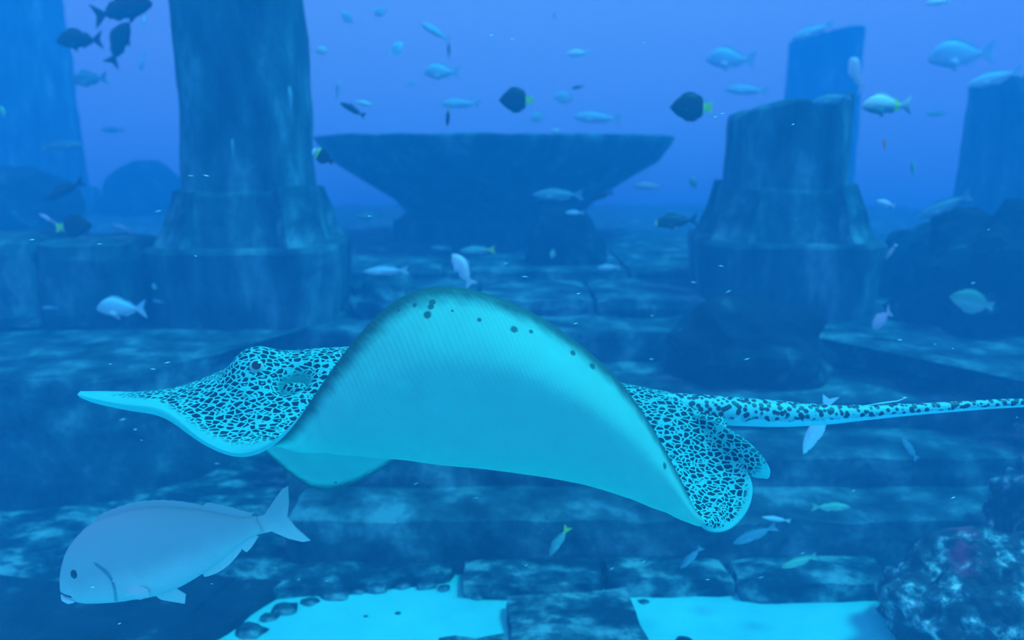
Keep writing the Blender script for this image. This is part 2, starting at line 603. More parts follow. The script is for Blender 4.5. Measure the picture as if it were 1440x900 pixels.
# encrusted reef rock near the glass
def crust_mat():
    m, n, l, b = new_mat('encrusted_rock')
    tc = n.new('ShaderNodeTexCoord')
    t = noise_node(n, l, 12.0, 8, 0.68, tc.outputs['Object'])
    r = ramp(n, [(0.42, (0.008, 0.03, 0.04)), (0.52, (0.03, 0.09, 0.11)), (0.59, (0.15, 0.34, 0.36)), (0.66, (0.8, 0.95, 0.92))])
    l.new(t.outputs['Fac'], r.inputs['Fac'])
    t2 = noise_node(n, l, 2.2, 3, 0.5, tc.outputs['Object'])
    r2 = ramp(n, [(0.52, (0, 0, 0)), (0.6, (1, 1, 1))])
    l.new(t2.outputs['Fac'], r2.inputs['Fac'])
    mx = n.new('ShaderNodeMix')
    mx.data_type = 'RGBA'
    l.new(r2.outputs[0], mx.inputs['Factor'])
    l.new(r.outputs[0], mx.inputs['A'])
    mx2 = n.new('ShaderNodeMix')
    mx2.data_type = 'RGBA'
    mx2.inputs['Factor'].default_value = 0.6
    l.new(r.outputs[0], mx2.inputs['A'])
    mx2.inputs['B'].default_value = (0.9, 0.09, 0.28, 1)
    l.new(mx2.outputs['Result'], mx.inputs['B'])
    l.new(mx.outputs['Result'], b.inputs['Base Color'])
    b.inputs['Roughness'].default_value = 0.85
    bp = n.new('ShaderNodeBump')
    bp.inputs['Strength'].default_value = 0.9
    bp.inputs['Distance'].default_value = 0.03
    l.new(t.outputs['Fac'], bp.inputs['Height'])
    l.new(bp.outputs[0], b.inputs['Normal'])
    return m


M_CRUST = crust_mat()
boulder('reef_rock', 1400, 860, 2.95, -0.02, 0.42, 0.36, 0.34, 21.3, 'encrusted reef rock with crimson patches at the sand edge', M_CRUST, rough=0.3, crag=0.15, sub=5)
boulder('reef_rock', 1490, 760, 3.50, 0.0, 0.32, 0.30, 0.48, 24.7, 'encrusted reef rock rising behind the crimson patched rock', M_CRUST, rough=0.35, crag=0.15, sub=5)
boulder('reef_rock', 1500, 700, 4.12, 0.0, 0.46, 0.28, 0.50, 27.7, 'flat pale-topped reef rock beside the end of the steps', M_CRUST, rough=0.3, crag=0.1, sub=5)
for k, (px, py, r) in enumerate([(352, 888, .05), (378, 868, .03), (400, 858, .045), (436, 846, .032), (470, 836, .05), (502, 830, .028), (530, 826, .045),
                                 (566, 822, .03), (600, 822, .038), (624, 826, .024), (672, 838, .022), (905, 846, .022), (1240, 842, .026), (560, 862, .014), (515, 866, .012)]):
    q = at_z(px, py, 0.0)
    o = obj('stone_fragment', boulder_mesh('stone_fragment', r * 1.3, r, r * 0.6, 40 + k * 1.7, 0.4, 1.5, 2, 0.3), M_SLAB, None, (q.x, q.y, -0.008))
    tag(o, 'small dark stone fragment lying on the bright sand by the slabs', 'rock', 'stone fragments scattered on the sand')
pb = at_z(962, 915, 0.0)
boulder('pebble', 962, 915, pb.y, -0.01, 0.05, 0.05, 0.05, 33.0, 'small dark rounded stone on the bright sand', rough=0.1, sub=3)


# ------------------------------------------------------------------ the stingray
def catmull(P, ts, knots):
    """Sample a Catmull-Rom style spline through points P (n,3) with parameter values knots, at ts."""
    P = np.asarray(P, float)
    n = len(P)
    m = np.zeros_like(P)
    for i in range(n):
        a, b = max(0, i - 1), min(n - 1, i + 1)
        m[i] = (P[b] - P[a]) / (knots[b] - knots[a])
    out = np.zeros((len(ts), P.shape[1]))
    for q, t in enumerate(ts):
        i = min(n - 2, max(0, int(np.searchsorted(knots, t, side='right') - 1)))
        h = knots[i + 1] - knots[i]
        u = (t - knots[i]) / h
        out[q] = ((2 * u**3 - 3 * u**2 + 1) * P[i] + (u**3 - 2 * u**2 + u) * h * m[i]
                  + (-2 * u**3 + 3 * u**2) * P[i + 1] + (u**3 - u**2) * h * m[i + 1])
    return out


def section(near, far, nn, nf):
    """near: margin ... midline, far: after the midline ... far margin (pixel x, pixel y, depth). Evenly spaced samples."""
    pts = [np.array(cam_pt(*p)) for p in near + far]
    k = [0.0]
    for a, b in zip(pts[:-1], pts[1:]):
        k.append(k[-1] + max(1e-4, float(np.linalg.norm(b - a)) ** 0.7))
    k = np.array(k)
    km = k[len(near) - 1]
    dense = np.linspace(0, km, 120)
    D = catmull(pts, dense, k)
    L = np.concatenate([[0], np.cumsum(np.linalg.norm(np.diff(D, axis=0), axis=1))])
    A = np.stack([np.interp(np.linspace(0, L[-1], nn), L, D[:, c]) for c in range(3)], 1)
    dense = np.linspace(km, k[-1], 120)
    D = catmull(pts, dense, k)
    L = np.concatenate([[0], np.cumsum(np.linalg.norm(np.diff(D, axis=0), axis=1))])
    B = np.stack([np.interp(np.linspace(0, L[-1], nf), L, D[:, c]) for c in range(3)], 1)
    return np.concatenate([A, B[1:]])


RAY_SECTIONS = [  # near margin -> midline | far side -> far margin
    ([(112, 558, 2.100), (111, 556, 2.104), (112, 555, 2.108)], [(112, 554, 2.112), (113, 554, 2.116)]),
    ([(135, 565, 2.075), (132, 560, 2.09), (131, 557, 2.11)], [(133, 555, 2.135), (138, 554, 2.15)]),
    ([(180, 574, 2.045), (178, 567, 2.07), (176, 560, 2.115)], [(180, 557, 2.17), (186, 556, 2.21)]),
    ([(232, 583, 2.00), (228, 572, 2.05), (225, 560, 2.12)], [(232, 558, 2.22), (242, 560, 2.30)]),
    ([(284, 622, 1.93), (275, 598, 1.98), (270, 556, 2.13)], [(280, 560, 2.30), (292, 574, 2.46)]),
    ([(332, 641, 1.88), (324, 612, 1.96), (318, 545, 2.14)], [(332, 572, 2.38), (346, 608, 2.60)]),
    ([(372, 632, 1.83), (376, 608, 1.95), (370, 530, 2.15)], [(385, 580, 2.42), (388, 648, 2.66)]),
    ([(411, 599, 1.79), (428, 634, 1.87), (428, 592, 2.0), (430, 524, 2.16)], [(437, 590, 2.42), (440, 686, 2.70)]),
    ([(450, 545, 1.755), (468, 605, 1.765), (484, 636, 1.87), (490, 600, 2.02), (490, 522, 2.17)], [(492, 590, 2.44), (490, 682, 2.70)]),
    ([(490, 490, 1.735), (522, 570, 1.725), (546, 640, 1.85), (552, 604, 2.03), (552, 526, 2.18)], [(552, 582, 2.44), (550, 650, 2.68)]),
    ([(544, 432, 1.73), (582, 530, 1.70), (612, 646, 1.85), (622, 610, 2.04), (618, 532, 2.19)], [(622, 566, 2.45), (622, 590, 2.72)]),
    ([(605, 404, 1.735), (642, 520, 1.695), (682, 652, 1.85), (692, 614, 2.05), (690, 540, 2.20)], [(692, 558, 2.46), (692, 560, 2.75)]),
    ([(680, 412, 1.745), (720, 530, 1.70), (752, 662, 1.86), (762, 620, 2.06), (760, 548, 2.21)], [(760, 556, 2.46), (760, 556, 2.75)]),
    ([(760, 447, 1.76), (795, 560, 1.715), (817, 675, 1.87), (832, 630, 2.07), (830, 557, 2.21)], [(830, 562, 2.45), (830, 564, 2.70)]),
    ([(835, 502, 1.78), (860, 600, 1.745), (874, 693, 1.89), (887, 640, 2.08), (885, 565, 2.21)], [(885, 568, 2.42), (885, 572, 2.62)]),
    ([(890, 562, 1.81), (908, 640, 1.79), (921, 712, 1.91), (927, 652, 2.08), (928, 571, 2.21)], [(928, 575, 2.38), (928, 582, 2.54)]),
    ([(932, 630, 1.845), (945, 685, 1.845), (956, 727, 1.94), (967, 670, 2.09), (962, 577, 2.21)], [(960, 582, 2.34), (960, 590, 2.46)]),
    ([(963, 690, 1.885), (975, 726, 1.905), (990, 736, 1.98), (996, 680, 2.10), (982, 582, 2.21)], [(982, 586, 2.32), (980, 594, 2.42)]),
    ([(988, 743, 1.95), (1006, 736, 1.99), (1012, 700, 2.06), (1014, 665, 2.12), (991, 584, 2.21)], [(990, 588, 2.30), (988, 596, 2.38)]),
    ([(1026, 745, 2.02), (1028, 720, 2.055), (1024, 685, 2.10), (1018, 645, 2.15), (996, 585, 2.21)], [(996, 590, 2.29), (996, 598, 2.36)]),
    ([(1054, 712, 2.06), (1044, 690, 2.09), (1032, 665, 2.12), (1018, 630, 2.16), (1000, 586, 2.21)], [(1000, 590, 2.28), (1002, 598, 2.34)]),
    ([(1056, 676, 2.10), (1044, 660, 2.12), (1030, 640, 2.145), (1018, 616, 2.17), (1003, 587, 2.21)], [(1004, 590, 2.27), (1008, 597, 2.32)]),
    ([(1030, 634, 2.15), (1024, 622, 2.165), (1016, 608, 2.18), (1010, 597, 2.195), (1005, 588, 2.21)], [(1007, 590, 2.25), (1010, 594, 2.28)]),
]
NN, NF, PER = 60, 34, 9
secs = np.stack([section(a, b, NN, NF) for a, b in RAY_SECTIONS])        # (S, NV, 3)
S, NV = secs.shape[0], secs.shape[1]
ks = np.arange(S, dtype=float)
ts = np.linspace(0, S - 1, (S - 1) * PER + 1)
sheet = np.zeros((len(ts), NV, 3))
for j in range(NV):
    sheet[:, j, :] = catmull(secs[:, j, :], ts, ks)
NS = len(ts)
# light smoothing along the body so that sections blend
for _ in range(6):
    sheet[1:-1] = 0.5 * sheet[1:-1] + 0.25 * (sheet[:-2] + sheet[2:])

du = np.gradient(sheet, axis=0)
dv = np.gradient(sheet, axis=1)
nrm = np.cross(dv, du)
nrm /= np.maximum(1e-9, np.linalg.norm(nrm, axis=2, keepdims=True))
# make the normal point to the back (dorsal) side: upwards at the midline
if nrm[NS // 3, NN - 1, 2] < 0:
    nrm = -nrm
for _ in range(4):
    nn_ = nrm.copy()
    nn_[1:-1] += nrm[:-2] + nrm[2:]
    nn_[:, 1:-1] += nrm[:, :-2] + nrm[:, 2:]
    nrm = nn_ / np.linalg.norm(nn_, axis=2, keepdims=True)

seg = np.linalg.norm(np.diff(sheet, axis=1), axis=2)
arc = np.concatenate([np.zeros((NS, 1)), np.cumsum(seg, axis=1)], axis=1)
lat = arc - arc[:, NN - 1:NN]                                     # signed distance from the midline
mid = sheet[:, NN - 1]
lon1 = np.concatenate([[0], np.cumsum(np.linalg.norm(np.diff(mid, axis=0), axis=1))])
edge = np.minimum(arc, arc[:, -1:] - arc)                         # distance from the margin across
front = np.linalg.norm(sheet - sheet[0, NN - 1], axis=2)
frac = np.where(lat < 0, 1 + lat / np.maximum(1e-6, -lat[:, :1]), 1 - lat / np.maximum(1e-6, lat[:, -1:]))
frac = np.clip(frac, 0, 1)
# body thickness along the axis: thin snout, thick trunk, thin rear
axis_t = np.interp(lon1 / lon1[-1], [0, 0.06, 0.14, 0.26, 0.45, 0.7, 0.88, 1.0], [0.05, 0.12, 0.30, 0.85, 1.0, 0.85, 0.55, 0.42])[:, None]
body = np.exp(-((np.abs(lat) / 0.17) ** 2))
up_t = 0.0045 + axis_t * (0.052 * body + 0.012 * frac)
dn_t = 0.004 + axis_t * (0.034 * body + 0.010 * frac)

dors = sheet + nrm * up_t[..., None]
vent = sheet - nrm * dn_t[..., None]


def px_of(arr):
    v = arr - np.array(CAM)
    dep = v[..., 1] * CP - v[..., 2] * SP
    upv = v[..., 1] * SP + v[..., 2] * CP
    return 720 + F_PX * v[..., 0] / dep, 450 - F_PX * upv / dep, dep


def find_on_back(px, py, i0, i1):
    X, Y, Dp = px_of(dors)
    w = np.where((X - px) ** 2 + (Y - py) ** 2 < 70, Dp, 99.0)      # the nearest skin there, the one in sight
    w[:i0] = 99
    w[i1:] = 99
    w[:, :6] = 99
    return np.unravel_index(np.argmin(w), w.shape)


def bump(kc, height, rad_a, rad_b):
    """Raise (or sink) the back around grid point kc: rad_a along the body, rad_b across."""
    c = dors[kc]
    ta = du[kc] / np.linalg.norm(du[kc])
    tb = dv[kc] / np.linalg.norm(dv[kc])
    d = dors - c
    r2 = ((d @ ta) / rad_a) ** 2 + ((d @ tb) / rad_b) ** 2
    g = np.exp(-r2 ** 1.3)
    g[np.linalg.norm(d, axis=2) > 0.25] = 0
    return g[..., None] * nrm * height, g


I0, I1 = 4 * PER, 9 * PER
k_eye = find_on_back(350, 503, I0, I1)
k_hole = find_on_back(412, 524, I0, I1)
k_lobe = find_on_back(414, 536, I0, I1)
b1, _ = bump(k_eye, 0.036, 0.060, 0.050)
# the same on the far side of the midline
k_eye2 = (k_eye[0], min(NV - 3, NN - 1 + int((NN - 1 - k_eye[1]) * 1.0)))
b4, _ = bump(k_eye2, 0.030, 0.055, 0.05)
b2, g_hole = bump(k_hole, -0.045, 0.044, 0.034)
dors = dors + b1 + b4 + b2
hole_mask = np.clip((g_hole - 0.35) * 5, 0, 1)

verts = [tuple(p) for p in dors.reshape(-1, 3)] + [tuple(p) for p in vent.reshape(-1, 3)]
NG = NS * NV
faces, fmat = [], []
for i in range(NS - 1):
    for j in range(NV - 1):
        a, b, c, d = i * NV + j, i * NV + j + 1, (i + 1) * NV + j + 1, (i + 1) * NV + j
        faces.append((a, b, c, d))
        fmat.append(0)
        faces.append((NG + a, NG + d, NG + c, NG + b))
        fmat.append(1)
ring = [(0, j) for j in range(NV)] + [(i, NV - 1) for i in range(1, NS)] + [(NS - 1, j) for j in range(NV - 2, -1, -1)] + [(i, 0) for i in range(NS - 2, 0, -1)]
for q in range(len(ring)):
    a = ring[q][0] * NV + ring[q][1]
    b = ring[(q + 1) % len(ring)]
    b = b[0] * NV + b[1]
    faces.append((a, NG + a, NG + b, b))
    fmat.append(0)
ray_me = bpy.data.meshes.new('ray_body')
ray_me.from_pydata(verts, [], faces)
ray_me.polygons.foreach_set('use_smooth', [True] * len(faces))
ray_me.polygons.foreach_set('material_index', fmat)
vi = np.zeros(len(ray_me.loops), dtype=np.int64)
ray_me.loops.foreach_get('vertex_index', vi)
flat = vi % NG
# skin coordinates in metres: straight along the body, arc length across
lon = np.repeat(lon1[:, None], NV, axis=1)
# follow the real length along each line so that cells keep an even size
lon_l = np.concatenate([np.zeros((1, NV)), np.cumsum(np.linalg.norm(np.diff(sheet, axis=0), axis=2), axis=0)])
uvA = ray_me.uv_layers.new(name='skin')
uvA.data.foreach_set('uv', np.stack([lon_l.reshape(-1)[flat], lat.reshape(-1)[flat]], 1).reshape(-1).astype(np.float32))
wide = np.interp(np.arange(NS), [0, 7 * PER, 14 * PER, NS], [1.0, 1.0, 2.2, 2.2])[:, None]
rim = np.minimum(edge, front * 0.6)
rim_back = np.minimum(edge * wide, front * 0.42)
uvB = ray_me.uv_layers.new(name='rim')
uvB.data.foreach_set('uv', np.stack([np.where(vi < NG, rim_back.reshape(-1)[flat], rim.reshape(-1)[flat]), hole_mask.reshape(-1)[flat]], 1).reshape(-1).astype(np.float32))


def uvnode(n, name):
    u = n.new('ShaderNodeUVMap')
    u.uv_map = name
    return u


def math_node(n, l, op, a, b=None, clamp=False):
    m = n.new('ShaderNodeMath')
    m.operation = op
    m.use_clamp = clamp
    for k, v in enumerate((a, b)):
        if v is None:
            continue
        if isinstance(v, (int, float)):
            m.inputs[k].default_value = v
        else:
            l.new(v, m.inputs[k])
    return m.outputs[0]


SKIN_PALE = (0.16, 0.88, 0.86)
SKIN_DARK = (0.004, 0.03, 0.05)


def reticulate(n, l, vec, scale, thr=0.10, dims='3D'):
    """Net of pale lines around dark cells, some cells open in the middle; returns 0..1 darkness."""
    wob = noise_node(n, l, scale * 0.9, 2, 0.5, vec)
    add = n.new('ShaderNodeVectorMath')
    add.operation = 'MULTIPLY_ADD'
    l.new(wob.outputs['Color'], add.inputs[0])
    add.inputs[1].default_value = (0.55 / scale,) * 3
    l.new(vec, add.inputs[2])
    ve = n.new('ShaderNodeTexVoronoi')
    ve.voronoi_dimensions = dims
    ve.feature = 'DISTANCE_TO_EDGE'
    ve.inputs['Scale'].default_value = scale
    l.new(add.outputs[0], ve.inputs['Vector'])
    vf = n.new('ShaderNodeTexVoronoi')
    vf.voronoi_dimensions = dims
    vf.inputs['Scale'].default_value = scale
    l.new(add.outputs[0], vf.inputs['Vector'])
    mr = n.new('ShaderNodeMapRange')
    mr.interpolation_type = 'SMOOTHSTEP'
    mr.inputs['From Min'].default_value = thr
    mr.inputs['From Max'].default_value = thr + 0.07
    l.new(ve.outputs['Distance'], mr.inputs['Value'])
    # open centres in some cells
    sx = n.new('ShaderNodeSeparateXYZ')
    l.new(vf.outputs['Color'], sx.inputs[0])
    pick = math_node(n, l, 'GREATER_THAN', sx.outputs['X'], 0.85)
    mc = n.new('ShaderNodeMapRange')
    mc.inputs['From Min'].default_value = 0.30
    mc.inputs['From Max'].default_value = 0.20
    l.new(vf.outputs['Distance'], mc.inputs['Value'])
    opn = math_node(n, l, 'MULTIPLY', mc.outputs[0], pick)
    opn = math_node(n, l, 'MULTIPLY', opn, 0.75)
    inv = math_node(n, l, 'SUBTRACT', 1.0, opn)
    # round the cells off
    rd = n.new('ShaderNodeMapRange')
    rd.inputs['From Min'].default_value = 0.86
    rd.inputs['From Max'].default_value = 0.70
    l.new(vf.outputs['Distance'], rd.inputs['Value'])
    d_ = math_node(n, l, 'MULTIPLY', mr.outputs[0], rd.outputs[0])
    return math_node(n, l, 'MULTIPLY', d_, inv)


def mix_rgb(n, l, fac, a, b):
    m = n.new('ShaderNodeMix')
    m.data_type = 'RGBA'
    for key, v in (('Factor', fac), ('A', a), ('B', b)):
        if isinstance(v, tuple):
            m.inputs[key].default_value = (*v, 1)
        elif isinstance(v, (int, float)):
            m.inputs[key].default_value = v
        else:
            l.new(v, m.inputs[key])
    return m.outputs['Result']


def thin_skin(n, l, b, amount):
    """Let part of the light pass through the thin wing."""
    out = [x for x in n if x.type == 'OUTPUT_MATERIAL'][0]
    tr = n.new('ShaderNodeBsdfTranslucent')
    mx = n.new('ShaderNodeMixShader')
    if isinstance(amount, (int, float)):
        mx.inputs[0].default_value = amount
    else:
        l.new(amount, mx.inputs[0])
    l.new(b.outputs[0], mx.inputs[1])
    l.new(tr.outputs[0], mx.inputs[2])
    l.new(mx.outputs[0], out.inputs['Surface'])
    return tr


def back_mat():
    m, n, l, b = new_mat('leopard_netted_back')
    sk = uvnode(n, 'skin').outputs[0]
    rm = uvnode(n, 'rim').outputs[0]
    sep = n.new('ShaderNodeSeparateXYZ')
    l.new(rm, sep.inputs[0])
    tc = n.new('ShaderNodeTexCoord')
    mp = n.new('ShaderNodeMapping')
    mp.inputs['Scale'].default_value = (0.62, 1.0, 1.0)
    l.new(tc.outputs['Object'], mp.inputs['Vector'])
    d = reticulate(n, l, mp.outputs[0], 80.0, 0.08)
    fade = n.new('ShaderNodeMapRange')
    fade.interpolation_type = 'SMOOTHSTEP'
    fade.inputs['From Min'].default_value = 0.025
    fade.inputs['From Max'].default_value = 0.075
    nz = noise_node(n, l, 30, 3, 0.5, sk)
    jit = math_node(n, l, 'MULTIPLY_ADD', nz.outputs['Fac'], 0.04)
    jit.node.inputs[2].default_value = -0.02
    s2 = math_node(n, l, 'ADD', sep.outputs['X'], jit)
    l.new(s2, fade.inputs['Value'])
    d = math_node(n, l, 'MULTIPLY', d, fade.outputs[0])
    c = mix_rgb(n, l, d, SKIN_PALE, SKIN_DARK)
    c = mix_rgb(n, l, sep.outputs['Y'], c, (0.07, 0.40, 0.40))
    l.new(c, b.inputs['Base Color'])
    b.inputs['Roughness'].default_value = 0.55
    b.inputs['Specular IOR Level'].default_value = 0.3
    tr = thin_skin(n, l, b, 0.5)
    l.new(c, tr.inputs['Color'])
    return m


def belly_spots():
    X, Y, Dp = px_of(vent)
    out = []
    for px, py, r in [(608, 425, 6), (606, 431, 5), (601, 443, 6), (583, 429, 4), (560, 436, 3.5), (636, 437, 2), (674, 450, 3.5), (723, 463, 6),
                      (747, 466, 3.5), (806, 496, 5), (832, 515, 6), (934, 655, 5), (472, 679, 2.5)]:
        w = (X - px) ** 2 + (Y - py) ** 2 + np.where(Dp > (3 if py > 670 else 2.0), 1e9, 0)
        k = np.unravel_index(np.argmin(w), w.shape)
        d = float(Dp[k])
        out.append((tuple(cam_pt(px, py, d)), r / F_PX * d))
    return out


def belly_mat():
    m, n, l, b = new_mat('pale_ray_belly')
    sk = uvnode(n, 'skin').outputs[0]
    rm = uvnode(n, 'rim').outputs[0]
    sep = n.new('ShaderNodeSeparateXYZ')
    l.new(rm, sep.inputs[0])
    nz = noise_node(n, l, 26, 4, 0.6, sk)
    jit = math_node(n, l, 'MULTIPLY_ADD', nz.outputs['Fac'], 0.035)
    jit.node.inputs[2].default_value = -0.0175
    e = math_node(n, l, 'ADD', sep.outputs['X'], jit)
    band = n.new('ShaderNodeMapRange')
    band.interpolation_type = 'SMOOTHSTEP'
    band.inputs['From Min'].default_value = 0.055
    band.inputs['From Max'].default_value = 0.004
    l.new(e, band.inputs['Value'])
    # the few dark spots along the upper margin, each at its place on the skin
    tc = n.new('ShaderNodeTexCoord')
    spot = None
    for P_, R_ in belly_spots():
        vd = n.new('ShaderNodeVectorMath')
        vd.operation = 'DISTANCE'
        l.new(tc.outputs['Object'], vd.inputs[0])
        vd.inputs[1].default_value = P_
        dj = math_node(n, l, 'MULTIPLY_ADD', nz.outputs['Fac'], R_ * 0.9)
        l.new(vd.outputs['Value'], dj.node.inputs[2])
        sp = n.new('ShaderNodeMapRange')
        sp.inputs['From Min'].default_value = R_ * 1.6
        sp.inputs['From Max'].default_value = R_ * 1.1
        l.new(dj, sp.inputs['Value'])
        spot = sp.outputs[0] if spot is None else math_node(n, l, 'MAXIMUM', spot, sp.outputs[0])
    dk = math_node(n, l, 'MAXIMUM', math_node(n, l, 'MULTIPLY', band.outputs[0], 0.85), math_node(n, l, 'MULTIPLY', spot, 0.8))
    c = mix_rgb(n, l, dk, (0.32, 0.95, 0.82), (0.01, 0.06, 0.09))
    l.new(c, b.inputs['Base Color'])
    b.inputs['Roughness'].default_value = 0.5
    b.inputs['Specular IOR Level'].default_value = 0.3
    # faint fin rays running out to the margin
    wv = n.new('ShaderNodeTexWave')
    wv.inputs['Scale'].default_value = 26
    wv.inputs['Distortion'].default_value = 0.6
    l.new(sk, wv.inputs['Vector'])
    bp = n.new('ShaderNodeBump')
    bp.inputs['Strength'].default_value = 0.12
    bp.inputs['Distance'].default_value = 0.004
    l.new(wv.outputs['Fac'], bp.inputs['Height'])
    l.new(bp.outputs[0], b.inputs['Normal'])
    tr = thin_skin(n, l, b, 0.5)
    l.new(c, tr.inputs['Color'])
    return m


M_BACK, M_BELLY = back_mat(), belly_mat()
ray_me.materials.append(M_BACK)
ray_me.materials.append(M_BELLY)
ray_me.update()
RAY0 = Vector(mid[NS // 2])
ray = tag(empty('stingray', RAY0), 'leopard-patterned stingray gliding with one wing curled up to show its pale belly', 'stingray')


def ray_part(name, me, mat=None, parent=None):
    o = obj(name, me, mat, parent or ray)
    if parent is None:
        o.location = -RAY0
    return o


ray_part('body', ray_me)


def tube_mesh(name, pts, radii, nseg=24, flat=1.0):
    P = [Vector(p) for p in pts]
    verts, faces, uv = [], [], []
    L = 0.0
    for i, p in enumerate(P):
        t = (P[min(len(P) - 1, i + 1)] - P[max(0, i - 1)]).normalized()
        side = t.cross(Vector((0, 0, 1))).normalized()
        upv = side.cross(t).normalized()
        if i:
            L += (P[i] - P[i - 1]).length
        for k in range(nseg):
            a = 2 * math.pi * k / nseg
            verts.append(p + (side * math.cos(a) + upv * math.sin(a) * flat) * radii[i])
            uv.append((L, a))
    for i in range(len(P) - 1):
        for k in range(nseg):
            j = (k + 1) % nseg
            faces.append((i * nseg + k, i * nseg + j, (i + 1) * nseg + j, (i + 1) * nseg + k))
    faces.append([nseg - 1 - k for k in range(nseg)])
    faces.append([(len(P) - 1) * nseg + k for k in range(nseg)])
    return mesh(name, verts, faces), L


TAIL = [  # pixel x, y, depth, radius in metres
    (880, 572, 2.22, 0.030), (930, 572, 2.215, 0.038), (980, 575, 2.21, 0.040), (1040, 579, 2.21, 0.039), (1100, 582, 2.215, 0.036),
    (1160, 583, 2.22, 0.028), (1220, 580, 2.225, 0.021), (1280, 576, 2.23, 0.0165), (1340, 572, 2.24, 0.0145), (1400, 568, 2.25, 0.013),
    (1460, 565, 2.26, 0.012), (1560, 556, 2.28, 0.010), (1680, 545, 2.30, 0.007), (1800, 536, 2.32, 0.004)]
tp = np.array([list(cam_pt(*t[:3])) + [t[3]] for t in TAIL])
tt = np.linspace(0, len(TAIL) - 1, 110)
tq = catmull(tp, tt, np.arange(len(TAIL), dtype=float))
tail_me, _ = tube_mesh('tail', tq[:, :3], list(tq[:, 3]), 28)


def tail_mat():
    m, n, l, b = new_mat('spotted_tail_skin')
    g = n.new('ShaderNodeNewGeometry')
    tc = n.new('ShaderNodeTexCoord')
    sep = n.new('ShaderNodeSeparateXYZ')
    l.new(g.outputs['Normal'], sep.inputs[0])
    nz = noise_node(n, l, 45, 3, 0.6, tc.outputs['Object'])
    k = math_node(n, l, 'MULTIPLY_ADD', nz.outputs['Fac'], 1.1)
    k.node.inputs[2].default_value = -0.55
    k = math_node(n, l, 'ADD', sep.outputs['Z'], k)
    up = n.new('ShaderNodeMapRange')
    up.inputs['From Min'].default_value = -0.30
    up.inputs['From Max'].default_value = -0.15
    l.new(k, up.inputs['Value'])
    v = n.new('ShaderNodeTexVoronoi')
    v.inputs['Scale'].default_value = 70
    v.feature = 'F1'
    l.new(tc.outputs['Object'], v.inputs['Vector'])
    sp = n.new('ShaderNodeMapRange')
    sp.inputs['From Min'].default_value = 0.58
    sp.inputs['From Max'].default_value = 0.44
    l.new(v.outputs['Distance'], sp.inputs['Value'])
    d = math_node(n, l, 'MULTIPLY', sp.outputs[0], up.outputs[0])
    top = mix_rgb(n, l, up.outputs[0], (0.2, 0.84, 0.88), (0.1, 0.6, 0.62))
    c = mix_rgb(n, l, d, top, SKIN_DARK)
    l.new(c, b.inputs['Base Color'])
    b.inputs['Roughness'].default_value = 0.5
    return m


M_TAIL = tail_mat()
tail = ray_part('tail', tail_me, M_TAIL)
# short spine on top of the tail
sp_me, _ = tube_mesh('tail_spine', [cam_pt(1215, 571, 2.222), cam_pt(1240, 567, 2.222), cam_pt(1262, 564, 2.222), cam_pt(1274, 559.5, 2.222)], [0.003, 0.004, 0.0028, 0.001], 8, 0.6)
spn = obj('tail_spine', sp_me, plain_mat('pale_spine', (0.4, 0.7, 0.7)), tail)


def lobe_mesh(name, spine, widths, side_ax, thick=0.006, bend=0.0):
    """A rounded fin: a spine of world points with a width at each, extruded along side_ax."""
    P = [Vector(p) for p in spine]
    W = 12
    verts, faces = [], []
    n_ = len(P)
    tang = [(P[min(n_ - 1, i + 1)] - P[max(0, i - 1)]).normalized() for i in range(n_)]
    for sgn in (1, -1):
        for i, p in enumerate(P):
            sd = (side_ax - tang[i] * side_ax.dot(tang[i])).normalized()
            nr = tang[i].cross(sd).normalized()
            for j in range(W + 1):
                f = j / W * 2 - 1
                th = thick * 0.5 * (1 - f * f) + 0.0012
                verts.append(p + sd * widths[i] * f + nr * (sgn * th + bend * f * f * widths[i]))
    ng = n_ * (W + 1)
    for i in range(n_ - 1):
        for j in range(W):
            a, b, c, d = i * (W + 1) + j, i * (W + 1) + j + 1, (i + 1) * (W + 1) + j + 1, (i + 1) * (W + 1) + j
            faces.append((a, b, c, d))
            faces.append((ng + a, ng + d, ng + c, ng + b))
    ring = [(0, j) for j in range(W + 1)] + [(i, W) for i in range(1, n_)] + [(n_ - 1, j) for j in range(W - 1, -1, -1)] + [(i, 0) for i in range(n_ - 2, 0, -1)]
    for q in range(len(ring)):
        a = ring[q][0] * (W + 1) + ring[q][1]
        b = ring[(q + 1) % len(ring)]
        b = b[0] * (W + 1) + b[1]
        faces.append((a, ng + a, ng + b, b))
    me = mesh(name, verts, faces)
    uv = me.uv_layers.new(name='skin')
    uv2 = me.uv_layers.new(name='rim')
    Ltot = sum((P[i + 1] - P[i]).length for i in range(n_ - 1))
    cum = [0.0]
    for i in range(n_ - 1):
        cum.append(cum[-1] + (P[i + 1] - P[i]).length)
    for lp in me.loops:
        v = lp.vertex_index % ng
        i, j = divmod(v, W + 1)
        f = j / W * 2 - 1
        uv.data[lp.index].uv = (cum[i], widths[i] * f + 5.0)
        uv2.data[lp.index].uv = (min((Ltot - cum[i]) * 1.5, 0.055 + widths[i] * (1 - abs(f))), 0.0)
    return me


pf_keys = np.array([list(cam_pt(965, 585, 2.17)) + [0.016], list(cam_pt(990, 598, 2.15)) + [0.026], list(cam_pt(1015, 615, 2.13)) + [0.036],
                    list(cam_pt(1040, 634, 2.115)) + [0.041], list(cam_pt(1060, 652, 2.105)) + [0.036], list(cam_pt(1073, 664, 2.10)) + [0.024], list(cam_pt(1080, 671, 2.10)) + [0.006]])
pf = catmull(pf_keys, np.linspace(0, 6, 34), np.arange(7, dtype=float))
ray_part('pelvic_fin', lobe_mesh('pelvic_fin', pf[:, :3], [max(0.002, w) for w in pf[:, 3]], Vector((0.55, -0.45, 0.75)), 0.012, 0.15), M_BACK)


